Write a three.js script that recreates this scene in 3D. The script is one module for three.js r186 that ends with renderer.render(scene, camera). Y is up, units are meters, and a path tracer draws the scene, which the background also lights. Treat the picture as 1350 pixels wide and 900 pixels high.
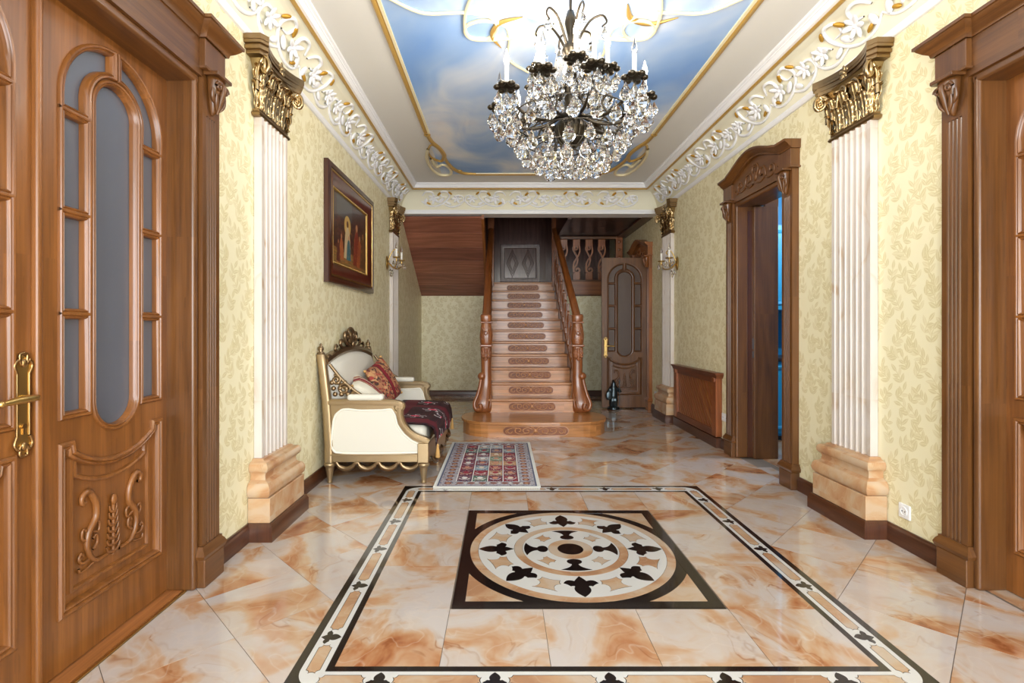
import * as THREE from 'three';
import { mergeGeometries, toCreasedNormals } from 'three/addons/utils/BufferGeometryUtils.js';
import { RoundedBoxGeometry } from 'three/addons/geometries/RoundedBoxGeometry.js';
import { ImprovedNoise } from 'three/addons/math/ImprovedNoise.js';
import { MarchingCubes } from 'three/addons/objects/MarchingCubes.js';
import { RectAreaLightUniformsLib } from 'three/addons/lights/RectAreaLightUniformsLib.js';
RectAreaLightUniformsLib.init();

// ---------------------------------------------------------------- camera, sky, daylight, exposure
const scene = new THREE.Scene();
const camera = new THREE.PerspectiveCamera(2 * Math.atan(450 / 672) * 180 / Math.PI, 1.5, 0.05, 60);
camera.position.set(0, 1.2, 0);
camera.lookAt(0, 1.2, -5);
camera.setViewOffset(1350, 900, 13, 17, 1350, 900);
scene.background = new THREE.Color().setRGB(1.5, 1.9, 2.5);
const renderer = new THREE.WebGLRenderer();
renderer.toneMapping = THREE.LinearToneMapping;
renderer.toneMappingExposure = .82;
renderer.shadowMap.enabled = true;
const BULB = .5;                       // candela of one lit candle bulb
const DAY = 19;                        // daylight entering by the two windows behind the camera
const XL = -1.44, XR = 2.21, XC = 0.385, DB = 9.1, DBEAM = 7.25, ZR = 1.7, CEIL = 3.2, CB = 2.85;
for (const wx of [-0.62, 1.39]) {
  const day = new THREE.RectAreaLight(new THREE.Color().setRGB(0.9, 0.955, 1), DAY, 1.28, 2.08);
  day.position.set(wx, 1.5, ZR - 0.03); day.lookAt(wx, 1.5, -5); scene.add(day);
}

// ---------------------------------------------------------------- helpers
let seed = 12345;
const rnd = () => { seed |= 0; seed = seed + 0x6D2B79F5 | 0; let t = Math.imul(seed ^ seed >>> 15, 1 | seed); t = t + Math.imul(t ^ t >>> 7, 61 | t) ^ t; return ((t ^ t >>> 14) >>> 0) / 4294967296; };
const R = (a, b) => a + (b - a) * rnd();
const PI = Math.PI, V3 = (x, y, z) => new THREE.Vector3(x, y, z), V2 = (x, y) => new THREE.Vector2(x, y);
const lerp = (a, b, t) => a + (b - a) * t, clamp = (x, a = 0, b = 1) => Math.min(b, Math.max(a, x));
const taken = {};
function numbered(n) { const k = taken[n] = (taken[n] ?? -1) + 1; return k ? n + '_' + String(k).padStart(3, '0') : n; }
function plain(g) {                      // bare, non-indexed geometry
  if (g.index) g = g.toNonIndexed();
  if (!g.attributes.normal) g.computeVertexNormals();
  for (const k of Object.keys(g.attributes)) if (!['position', 'normal', 'uv'].includes(k)) g.deleteAttribute(k);
  return g;
}
function metreUV(g, axis = 'y', ou = 0, ov = 0) {   // uv in metres by the dominant facing, grain along axis
  const p = g.attributes.position, n = g.attributes.normal, uv = new Float32Array(p.count * 2);
  const e1 = V3(), e2 = V3(), a = V3(), b = V3(), c = V3();
  for (let i = 0; i < p.count; i += 3) {
    a.fromBufferAttribute(p, i); b.fromBufferAttribute(p, i + 1); c.fromBufferAttribute(p, i + 2);
    e1.subVectors(b, a).cross(e2.subVectors(c, a));
    const x = Math.abs(e1.x), y = Math.abs(e1.y), z = Math.abs(e1.z);
    for (let k = 0; k < 3; k++) {
      const q = [a, b, c][k]; let u, v;
      if (x >= y && x >= z) [u, v] = axis === 'z' ? [q.y, q.z] : [q.z, q.y];
      else if (y >= z) [u, v] = axis === 'x' ? [q.z, q.x] : [q.x, q.z];
      else [u, v] = axis === 'x' ? [q.y, q.x] : [q.x, q.y];
      uv[(i + k) * 2] = u + ou; uv[(i + k) * 2 + 1] = v + ov;
    }
  }
  g.setAttribute('uv', new THREE.BufferAttribute(uv, 2));
  return g;
}
function geo(list, { axis = 'y', keep = false, crease = 0, vary = true } = {}) {
  list = [].concat(list).map(plain);
  let g = list.length > 1 ? mergeGeometries(list.map((q) => { if (!q.attributes.uv) q.setAttribute('uv', new THREE.BufferAttribute(new Float32Array(q.attributes.position.count * 2), 2)); return q; })) : list[0];
  if (crease) g = toCreasedNormals(g, crease);
  if (!keep) metreUV(g, axis, vary ? R(0, 3) : 0, vary ? R(0, 3) : 0);
  return g;
}
function mesh(name, list, mat, parent = scene, opt = {}) {
  const g = list.isBufferGeometry && opt.ready ? list : geo(list, opt);
  const m = new THREE.Mesh(g, mat);
  m.name = parent === scene ? numbered(name) : name;
  m.castShadow = m.receiveShadow = true;
  parent.add(m);
  return m;
}
function sub(parent, name, x = 0, y = 0, z = 0, ry = 0) { const g = new THREE.Group(); g.name = name; g.position.set(x, y, z); g.rotation.y = ry; parent.add(g); return g; }
function thing(name, label, category, group, x = 0, y = 0, z = 0, ry = 0) {
  const o = sub(scene, numbered(name), x, y, z, ry);
  o.userData = { label, category }; if (group) o.userData.group = group;
  return o;
}
function struct(name, label, category, x = 0, y = 0, z = 0, ry = 0) { const o = sub(scene, name, x, y, z, ry); o.userData = { label, category, kind: 'structure' }; return o; }
function tag(o, label, category, group, kind) { o.userData = { label, category }; if (group) o.userData.group = group; if (kind) o.userData.kind = kind; return o; }
const wallAt = (o, side, d, y = 0) => { o.position.set(side < 0 ? XL : XR, y, -d); o.rotation.y = side < 0 ? PI / 2 : -PI / 2; return o; };
const box = (w, h, d, x = 0, y = 0, z = 0) => new THREE.BoxGeometry(w, h, d).translate(x, y, z);
const span = (x0, x1, y0, y1, z0, z1) => box(x1 - x0, y1 - y0, Math.abs(z1 - z0), (x0 + x1) / 2, (y0 + y1) / 2, (z0 + z1) / 2);
const rbox = (w, h, d, r, x = 0, y = 0, z = 0, s = 2) => new RoundedBoxGeometry(w, h, d, s, Math.min(r, w / 2.01, h / 2.01, d / 2.01)).translate(x, y, z);
const cyl = (r0, r1, h, x = 0, y = 0, z = 0, n = 16) => new THREE.CylinderGeometry(r1, r0, h, n).translate(x, y, z);
const ball = (r, x = 0, y = 0, z = 0, sx = 1, sy = 1, sz = 1, n = 10) => new THREE.SphereGeometry(r, n, Math.max(5, n * .7 | 0)).scale(sx, sy, sz).translate(x, y, z);
const lathe = (pts, n = 20) => new THREE.LatheGeometry(pts.map((p) => V2(Math.max(p[0], 1e-4), p[1])), n);
const torus = (R0, r, x = 0, y = 0, z = 0, n = 24, m = 8) => new THREE.TorusGeometry(R0, r, m, n).rotateX(PI / 2).translate(x, y, z);
const poly = (pts) => new THREE.Shape(pts.map((p) => V2(p[0], p[1])));
const extr = (shape, depth, z = 0, bevel = 0, seg = 12) => new THREE.ExtrudeGeometry(shape, { depth: depth - 2 * bevel, bevelEnabled: bevel > 0, bevelSize: bevel, bevelThickness: bevel, bevelOffset: -bevel, bevelSegments: 2, curveSegments: seg }).translate(0, 0, z + bevel);
function arc(cx, cy, rx, a0, a1, n = 12, ry = rx) { const o = []; for (let i = 0; i <= n; i++) { const a = lerp(a0, a1, i / n); o.push([cx + rx * Math.cos(a), cy + ry * Math.sin(a)]); } return o; }
function spiral(cx, cy, r0, r1, a0, turns, n = 26) { const o = []; for (let i = 0; i <= n; i++) { const t = i / n, a = a0 + turns * 2 * PI * t, r = lerp(r0, r1, Math.pow(t, .8)); o.push([cx + r * Math.cos(a), cy + r * Math.sin(a)]); } return o; }
// profile [[o, h]...] swept along a 2D path; o to the left of the path, h along z
function sweep(path, profile, closed = false) {
  if (closed && Math.hypot(path[0][0] - path.at(-1)[0], path[0][1] - path.at(-1)[1]) < 1e-6) path = path.slice(0, -1);
  path = path.filter((p, i) => !i || Math.hypot(p[0] - path[i - 1][0], p[1] - path[i - 1][1]) > 1e-6);
  const n = path.length, rows = [];
  const dir = (a, b) => { const x = b[0] - a[0], y = b[1] - a[1], l = Math.hypot(x, y) || 1; return [x / l, y / l]; };
  for (let i = 0; i < n; i++) {
    const p = path[i], a = i || closed ? path[(i + n - 1) % n] : null, b = i < n - 1 || closed ? path[(i + 1) % n] : null;
    const d0 = a ? dir(a, p) : dir(p, b), d1 = b ? dir(p, b) : d0;
    const n0 = [-d0[1], d0[0]], n1 = [-d1[1], d1[0]]; let mx = n0[0] + n1[0], my = n0[1] + n1[1]; const k = 2 / Math.max(.35, mx * mx + my * my); mx *= k; my *= k;
    rows.push(profile.map(([o, h]) => [p[0] + mx * o, p[1] + my * o, h]));
  }
  const pos = [], m = closed ? n : n - 1;
  for (let i = 0; i < m; i++) { const A = rows[i], B = rows[(i + 1) % n]; for (let j = 0; j < profile.length - 1; j++) pos.push(...A[j], ...B[j], ...B[j + 1], ...A[j], ...B[j + 1], ...A[j + 1]); }
  if (!closed) {
    const tri = THREE.ShapeUtils.triangulateShape(profile.map((p) => V2(p[0], p[1])), []);
    for (const t of tri) { pos.push(...rows[0][t[0]], ...rows[0][t[1]], ...rows[0][t[2]]); const E = rows[n - 1]; pos.push(...E[t[2]], ...E[t[1]], ...E[t[0]]); }
  }
  const g = new THREE.BufferGeometry(); g.setAttribute('position', new THREE.Float32BufferAttribute(pos, 3)); g.computeVertexNormals();
  return toCreasedNormals(g, .7);
}
// the same with the path in plan (x, z) and h upward
const sweepPlan = (path, profile, closed) => { const g = plain(sweep(path, profile, closed)), p = g.attributes.position, n = g.attributes.normal; for (const q of [p, n]) { for (let i = 0; i < q.count; i++) { const y = q.getY(i), z = q.getZ(i); q.setY(i, z); q.setZ(i, y); } for (let i = 0; i < q.count; i += 3) for (let c = 0; c < 3; c++) { const a = q.array[(i + 1) * 3 + c]; q.array[(i + 1) * 3 + c] = q.array[(i + 2) * 3 + c]; q.array[(i + 2) * 3 + c] = a; } } return g; };
function pipe(pts, r, radial = 6, n = 0, flat = 1) {   // tube along points, r number or function of t; flat squeezes local binormal
  const curve = new THREE.CatmullRomCurve3(pts.map((p) => Array.isArray(p) ? V3(p[0], p[1], p[2] ?? 0) : p));
  n = n || pts.length * 2; const P = curve.getPoints(n), pos = [], rings = [], nor = [];
  let up = V3(0, 0, 1); const T = P.map((p, i) => V3().subVectors(P[Math.min(n, i + 1)], P[Math.max(0, i - 1)]).normalize());
  if (Math.abs(T[0].z) > .9) up = V3(0, 1, 0);
  for (let i = 0; i <= n; i++) {
    const s = V3().crossVectors(T[i], up).normalize(), u = V3().crossVectors(s, T[i]).normalize(); up = u.clone();
    const rr = typeof r === 'function' ? r(i / n) : r, ring = [];
    for (let k = 0; k < radial; k++) { const a = k / radial * 2 * PI; const q = s.clone().multiplyScalar(Math.cos(a)).addScaledVector(u, Math.sin(a) * flat); ring.push([P[i].clone().addScaledVector(q, rr), q.normalize()]); }
    rings.push(ring);
  }
  const put = (a) => { pos.push(a[0].x, a[0].y, a[0].z); nor.push(a[1].x, a[1].y, a[1].z); };
  for (let i = 0; i < n; i++) for (let k = 0; k < radial; k++) { const a = rings[i][k], b = rings[i][(k + 1) % radial], c = rings[i + 1][k], d = rings[i + 1][(k + 1) % radial]; [a, c, b, b, c, d].forEach(put); }
  for (const [i, s] of [[0, -1], [n, 1]]) { const c = [P[i], T[i].clone().multiplyScalar(s)]; for (let k = 0; k < radial; k++) { const a = [rings[i][k][0], c[1]], b = [rings[i][(k + 1) % radial][0], c[1]]; (s > 0 ? [a, b, c] : [b, a, c]).forEach(put); } }
  const g = new THREE.BufferGeometry(); g.setAttribute('position', new THREE.Float32BufferAttribute(pos, 3)); g.setAttribute('normal', new THREE.Float32BufferAttribute(nor, 3));
  return g;
}
function grid(nu, nv, f) {               // f(u, v) -> [x, y, z], u v in 0..1, smooth normals
  const g = new THREE.PlaneGeometry(1, 1, nu, nv), p = g.attributes.position, u = g.attributes.uv;
  for (let i = 0; i < p.count; i++) p.setXYZ(i, ...f(u.getX(i), u.getY(i)));
  g.computeVertexNormals(); return g;
}
const loft = (rows, n = 20, pw = 4) => {  // rows [y, cx, cz, halfX, halfZ]; superellipse sections
  const g = grid(n, rows.length - 1, (u, v) => { const r = rows[Math.round(v * (rows.length - 1))], a = u * 2 * PI, c = Math.cos(a), s = Math.sin(a), k = Math.pow(Math.abs(c) ** pw + Math.abs(s) ** pw, -1 / pw); return [r[1] + r[3] * k * c, r[0], r[2] - r[4] * k * s]; });
  return g;
};
const mirrorX = (g) => { g = plain(g.clone()); g.scale(-1, 1, 1); const p = g.attributes; for (const k of ['position', 'normal', 'uv']) { const q = p[k]; if (!q) continue; for (let i = 0; i < q.count; i += 3) for (let c = 0; c < q.itemSize; c++) { const a = q.array[(i + 1) * q.itemSize + c]; q.array[(i + 1) * q.itemSize + c] = q.array[(i + 2) * q.itemSize + c]; q.array[(i + 2) * q.itemSize + c] = a; } } return g; };
const both = (g) => [g, mirrorX(g)];

// ---------------------------------------------------------------- textures
const noise = new ImprovedNoise();
const fbm = (x, y, z, o) => { let s = 0, a = .5; for (let i = 0; i < o; i++) { s += a * noise.noise(x, y, z + i * 7.3); x *= 2.03; y *= 2.03; a *= .5; } return s; };
function dataTex(w, h, f, metresU, metresV, srgb = true) {
  const d = new Uint8Array(w * h * 4);
  for (let y = 0; y < h; y++) for (let x = 0; x < w; x++) { const c = f(x / w, y / h), i = (y * w + x) * 4; d[i] = clamp(c[0], 0, 255); d[i + 1] = clamp(c[1], 0, 255); d[i + 2] = clamp(c[2], 0, 255); d[i + 3] = 255; }
  const t = new THREE.DataTexture(d, w, h); t.wrapS = t.wrapT = THREE.RepeatWrapping; t.magFilter = t.minFilter = THREE.LinearFilter;
  if (srgb) t.colorSpace = THREE.SRGBColorSpace; t.repeat.set(1 / metresU, 1 / metresV); t.needsUpdate = true; return t;
}
function canvasTex(w, h, draw, mu = 1, mv = 1, srgb = true) {
  const c = document.createElement('canvas'); c.width = w; c.height = h; draw(c.getContext('2d'), w, h);
  const t = new THREE.CanvasTexture(c); t.wrapS = t.wrapT = THREE.RepeatWrapping; if (srgb) t.colorSpace = THREE.SRGBColorSpace; t.repeat.set(1 / mu, 1 / mv); return t;
}
const mix3 = (a, b, t) => [lerp(a[0], b[0], t), lerp(a[1], b[1], t), lerp(a[2], b[2], t)];
const ramp = (stops, t) => { for (let i = 1; i < stops.length; i++) if (t <= stops[i][0]) return mix3(stops[i - 1][1], stops[i][1], (t - stops[i - 1][0]) / (stops[i][0] - stops[i - 1][0])); return stops.at(-1)[1]; };
const woodTex = dataTex(512, 1024, (u, v) => {
  const warp = fbm(u * 3, v * 1.2, 1, 3) * .9, ring = Math.sin((u * 9 + warp * 3.2) * 6.28), fine = fbm(u * 90, v * 5, 4, 2), pore = noise.noise(u * 160, v * 9, 9);
  const s = .84 + ring * .05 + fine * .16 + fbm(u * 2, v * 2, 12, 2) * .16 - (pore > .45 ? .07 : 0);
  return [255 * s, 250 * Math.pow(s, 1.1), 244 * Math.pow(s, 1.25)];
}, .9, 1.8);
const onyx = (x, y, z, k) => {
  const wx = fbm(x * .9 + 3, y * .9, z, 3), wy = fbm(x * .9, y * .9 + 8, z + 3, 3);
  const f = fbm(x * .75 + wx * 1.3, y * 1.25 + wy * 1.3, z + 5, 5) * 1.7 + .46, v = Math.abs(fbm(x * 1.1 + wx * 1.8, y * 1.5 + wy * 1.8, z + 11, 4)), g = fbm(x * 9, y * 12, z + 2, 3);
  let c = ramp([[0, [232, 231, 230]], [.3, [231, 223, 213]], [.5, [229, 200, 168]], [.68, [220, 174, 132]], [.86, [204, 142, 96]], [1, [176, 110, 68]]], clamp(f + g * .14 + k));
  const vein = clamp(1 - v * 30) * clamp(fbm(x * 2, y * 2, z + 50, 2) * 2.4 + .35); c = mix3(c, f > .45 ? [158, 94, 52] : [200, 180, 160], vein * .5);
  const lt = clamp(1 - Math.abs(fbm(x * 2.2 + wy * 1.5, y * 2.6, z + 21, 3)) * 30); return mix3(c, [244, 238, 228], lt * .4);
};
const stoneMap = dataTex(1024, 1024, (u, v) => onyx(u * 5.2, v * 5.2, 0, -.06), 2.2, 2.2);
const tanMap = dataTex(512, 512, (u, v) => { const c = onyx(u * 4, v * 4, 40, .03), m = mix3(c, [224, 198, 168], .55); return m; }, 1.2, 1.2);
const whiteMarble = dataTex(512, 512, (u, v) => { const f = fbm(u * 5 + fbm(u * 3, v * 3, 2, 3) * 3, v * 2.2, 30, 4); return ramp([[0, [246, 243, 240]], [.5, [240, 234, 226]], [.72, [224, 205, 184]], [1, [206, 176, 148]]], clamp(f * 1.1 + .38)); }, .9, 1.6);
const paperDraw = (bg, leaf, leaf2) => (c, W, H) => {
  c.fillStyle = bg; c.fillRect(0, 0, W, H);
  let s = 77; const r = () => (s = (s * 16807) % 2147483647) / 2147483647;
  const wrap = (x, y, f) => { for (const dx of [-W, 0, W]) for (const dy of [-H, 0, H]) if (x + dx > -90 && x + dx < W + 90 && y + dy > -90 && y + dy < H + 90) { c.save(); c.translate(x + dx, y + dy); f(); c.restore(); } };
  const leafAt = (x, y, a, l, w, col) => wrap(x, y, () => { c.rotate(a); c.fillStyle = col; c.beginPath(); c.moveTo(0, 0); c.bezierCurveTo(l * .25, -w, l * .7, -w * .9, l, 0); c.bezierCurveTo(l * .7, w * .7, l * .3, w, 0, 0); c.fill(); c.strokeStyle = bg; c.lineWidth = 1.6; c.beginPath(); c.moveTo(l * .08, 0); c.quadraticCurveTo(l * .5, w * .12, l * .9, 0); c.stroke(); });
  const n = 18; for (let i = 0; i < n; i++) for (let j = 0; j < n; j++) {        // sprigs on a jittered lattice, each a stem with pairs of leaves
    let x = (i + .5 * (j % 2) + r() * .7) * W / n, y = (j + r() * .7) * H / n, a = -PI / 2 + (r() - .5) * 2; const bend = (r() - .5) * .7;
    for (let q = 0; q < 2; q++) {
      const st = 20, px = x, py = y, aa = a;
      wrap(px, py, () => { c.strokeStyle = leaf; c.lineWidth = 3; c.beginPath(); c.moveTo(0, 0); c.lineTo(st * Math.cos(aa), st * Math.sin(aa)); c.stroke(); });
      leafAt(px, py, aa + .8, 28 + r() * 12, 8 + r() * 4, r() > .4 ? leaf : leaf2); leafAt(px, py, aa - .8, 28 + r() * 12, 8 + r() * 4, r() > .4 ? leaf : leaf2);
      x += st * Math.cos(a); y += st * Math.sin(a); a += bend;
    }
    leafAt(x, y, a, 34, 10, leaf);
  }
};
const paperMap = canvasTex(1024, 1024, paperDraw('#f0e8c6', '#ddd1a4', '#e5dab2'), 1.7, 1.7);
const paperRough = canvasTex(512, 512, paperDraw('#b8b8b8', '#808080', '#909090'), 1.7, 1.7, false);
const skyMap = dataTex(768, 1024, (u, v) => {
  const x = u * 2.4, y = v * 7.2, w = fbm(x * .7, y * .45, 3, 3), f = fbm(x * .9 + w * 1.6, y * .7 + w, 8, 5) * 1.5 + .5, hi = fbm(x * 3, y * 2, 15, 3) * .25;
  let c = ramp([[0, [128, 170, 232]], [.35, [156, 190, 238]], [.6, [192, 212, 242]], [.85, [224, 232, 246]], [1, [238, 240, 246]]], clamp(f + hi));
  const p = clamp(fbm(x * 1.3 + 9, y * 1.1, 33, 3) * 3 - .75); return mix3(c, [214, 180, 178], p * .45);
}, 2.35, 7.22);
const picMap = canvasTex(512, 380, (c, W, H) => {
  c.fillStyle = '#33211b'; c.fillRect(0, 0, W, H);
  let s = 5; const r = () => (s = (s * 16807) % 2147483647) / 2147483647;
  for (let i = 0; i < 900; i++) { c.fillStyle = `rgba(${50 + r() * 60 | 0},${28 + r() * 30 | 0},${20 + r() * 22 | 0},.35)`; c.fillRect(r() * W, r() * H * .8, 6 + r() * 26, 3 + r() * 18); }
  c.fillStyle = '#47423f'; c.fillRect(60, 0, 210, 120); c.fillStyle = '#7c5d33'; c.fillRect(0, 300, W, 80);
  for (let i = 0; i < 260; i++) { c.fillStyle = `rgba(${130 + r() * 90 | 0},${90 + r() * 60 | 0},${40 + r() * 40 | 0},.4)`; c.fillRect(r() * W, 290 + r() * 90, 10 + r() * 40, 2 + r() * 5); }
  const fig = (x, y, h, robe, head) => { c.fillStyle = robe; c.beginPath(); c.moveTo(x, y - h); c.bezierCurveTo(x + h * .26, y - h * .8, x + h * .2, y - h * .3, x + h * .28, y); c.lineTo(x - h * .28, y); c.bezierCurveTo(x - h * .2, y - h * .3, x - h * .26, y - h * .8, x, y - h); c.fill(); c.fillStyle = head; c.beginPath(); c.ellipse(x, y - h * 1.03, h * .075, h * .1, 0, 0, 7); c.fill(); };
  c.fillStyle = '#c9a45a'; c.beginPath(); c.ellipse(205, 150, 46, 56, 0, 0, 7); c.fill();
  fig(205, 330, 185, '#c9b38c', '#5a3322'); fig(222, 335, 120, '#2f6470', '#c08a62'); fig(120, 345, 120, '#a55a32', '#b07a55'); fig(80, 360, 100, '#5d2f25', '#a87050');
  fig(345, 350, 215, '#7e2e1f', '#b9845c'); fig(395, 355, 170, '#9c4a26', '#a87450'); fig(450, 350, 190, '#5a3a22', '#94683f');
  for (let i = 0; i < 300; i++) { c.fillStyle = `rgba(${180 + r() * 60 | 0},${130 + r() * 60 | 0},${60 + r() * 40 | 0},.22)`; c.fillRect(60 + r() * 400, 130 + r() * 220, 2 + r() * 9, 2 + r() * 16); }
});
const rugMap = canvasTex(512, 1000, (c, W, H) => {
  let s = 9; const r = () => (s = (s * 16807) % 2147483647) / 2147483647, pick = (a) => a[r() * a.length | 0];
  c.fillStyle = '#dcdcd6'; c.fillRect(0, 0, W, H); c.fillStyle = '#575a72'; c.fillRect(10, 12, W - 20, H - 24);
  c.fillStyle = '#a9a3aa'; c.fillRect(18, 20, W - 36, H - 40);
  const speck = (x, y, w, h, n, cols) => { for (let i = 0; i < n; i++) { c.fillStyle = pick(cols); c.fillRect(x + r() * (w - 5), y + r() * (h - 5), 3 + r() * 5, 3 + r() * 5); } };
  speck(18, 20, W - 36, H - 40, 3400, ['#3f4766', '#8d5a55', '#d8d3c8', '#6d7488', '#55584a']);
  for (const x of [60, W - 60]) for (let y = 70; y < H - 40; y += 62) { c.fillStyle = '#7c463a'; c.beginPath(); c.ellipse(x, y, 19, 20, 0, 0, 7); c.fill(); c.fillStyle = '#c99a74'; c.beginPath(); c.ellipse(x, y, 10, 9, 0, 0, 7); c.fill(); }
  for (const y of [62, H - 62]) for (let x = 120; x < W - 90; x += 56) { c.fillStyle = '#8d5546'; c.beginPath(); c.ellipse(x, y, 18, 15, 0, 0, 7); c.fill(); c.fillStyle = '#d9d6cd'; c.beginPath(); c.ellipse(x + 28, y, 8, 8, 0, 0, 7); c.fill(); }
  const cols = ['#6c1c33', '#8a2436', '#4d6d63', '#8097a5', '#b98d67', '#7c3345', '#a9b3ba', '#6f8a6c', '#59324f'];
  for (let i = 0; i < 4; i++) for (let j = 0; j < 8; j++) {
    const x = 100 + i * 79, y = 94 + j * 102, w = 74, h = 98, bg = (i === 0 || i === 3) && j % 3 !== 1 ? pick(['#6c1c33', '#741f34', '#7f2b3d']) : pick(cols);
    c.fillStyle = '#2e3148'; c.fillRect(x - 1, y - 1, w + 2, h + 2); c.fillStyle = bg; c.fillRect(x + 1, y + 1, w - 2, h - 2);
    speck(x + 3, y + 3, w - 6, h - 6, 90, ['#d6cfc4', '#3b4363', '#b07a5e', bg, '#8a3a45', '#8fa39c']);
    c.strokeStyle = pick(['#e4ded2', '#d9b08c', '#cfd6dd']); c.lineWidth = 6; c.beginPath(); c.moveTo(x + 8, y + h * .45); c.quadraticCurveTo(x + w / 2, y + h * .95, x + w - 8, y + h * .45); c.stroke();
    c.fillStyle = pick(['#c98d72', '#d8c9b4', '#9c2f40', '#e1dcd6']); c.beginPath(); c.ellipse(x + w / 2, y + h * .38, 15, 20, 0, 0, 7); c.fill();
  }
  c.fillStyle = '#e6e4de'; for (let i = 0; i <= 4; i++) c.fillRect(96 + i * 79, 90, 5, 822);
});
const throwMap = canvasTex(512, 512, (c, W, H) => {
  c.fillStyle = '#2b0a14'; c.fillRect(0, 0, W, H); let s = 21; const r = () => (s = (s * 16807) % 2147483647) / 2147483647;
  for (let i = 0; i < 500; i++) { c.fillStyle = `rgba(${20 + r() * 80 | 0},8,${14 + r() * 18 | 0},.4)`; c.fillRect(r() * W, r() * H, 8 + r() * 50, 3 + r() * 8); }
  c.fillStyle = '#5e0d20'; c.fillRect(0, 0, W, 46); c.fillRect(0, H - 46, W, 46); c.fillRect(0, 0, 46, H); c.fillRect(W - 46, 0, 46, H);
  for (const [x, y] of [[130, 150], [370, 330], [250, 240], [140, 400], [380, 110]]) {
    c.strokeStyle = '#dcd8dc'; c.lineWidth = 7; for (let k = 0; k < 6; k++) { const a = k * 1.05 + x; c.beginPath(); c.arc(x + 44 * Math.cos(a), y + 44 * Math.sin(a), 20, a, a + 3.6); c.stroke(); }
    for (let k = 0; k < 6; k++) { c.fillStyle = k % 2 ? '#c21d3f' : '#e2496a'; c.beginPath(); c.ellipse(x + 14 * Math.cos(k), y + 14 * Math.sin(k), 16, 12, k, 0, 7); c.fill(); }
  }
}, .75, .75);
const cushionDraw = (bg, band) => (c, W, H) => {
  c.fillStyle = bg; c.fillRect(0, 0, W, H); let s = 33; const r = () => (s = (s * 16807) % 2147483647) / 2147483647;
  if (band) { c.fillStyle = '#a8725a'; c.fillRect(90, 0, 110, H); for (let i = 0; i < 160; i++) { c.fillStyle = ['#7c2430', '#d9c2a0', '#5e4034'][r() * 3 | 0]; c.fillRect(90 + r() * 100, r() * H, 6, 8); } c.fillStyle = '#8d1a30'; c.fillRect(118, 0, 34, H); c.fillStyle = '#e6ddc4'; c.fillRect(156, 0, 12, H); return; }
  for (let i = 0; i < 420; i++) { c.fillStyle = ['#8c5a3e', '#c39468', '#6e2a26', '#4b352c', '#b8875a', '#9e3a34'][r() * 6 | 0]; c.beginPath(); c.ellipse(r() * W, r() * H, 4 + r() * 12, 3 + r() * 6, r() * 3, 0, 7); c.fill(); }
  c.fillStyle = '#7c1422'; c.fillRect(100, 0, 34, H); c.fillStyle = '#2a1a16'; c.fillRect(94, 0, 6, H);
};
const cushionMap1 = canvasTex(256, 256, cushionDraw('#e4ddca', true)), cushionMap2 = canvasTex(256, 256, cushionDraw('#a56f4e', false));

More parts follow.
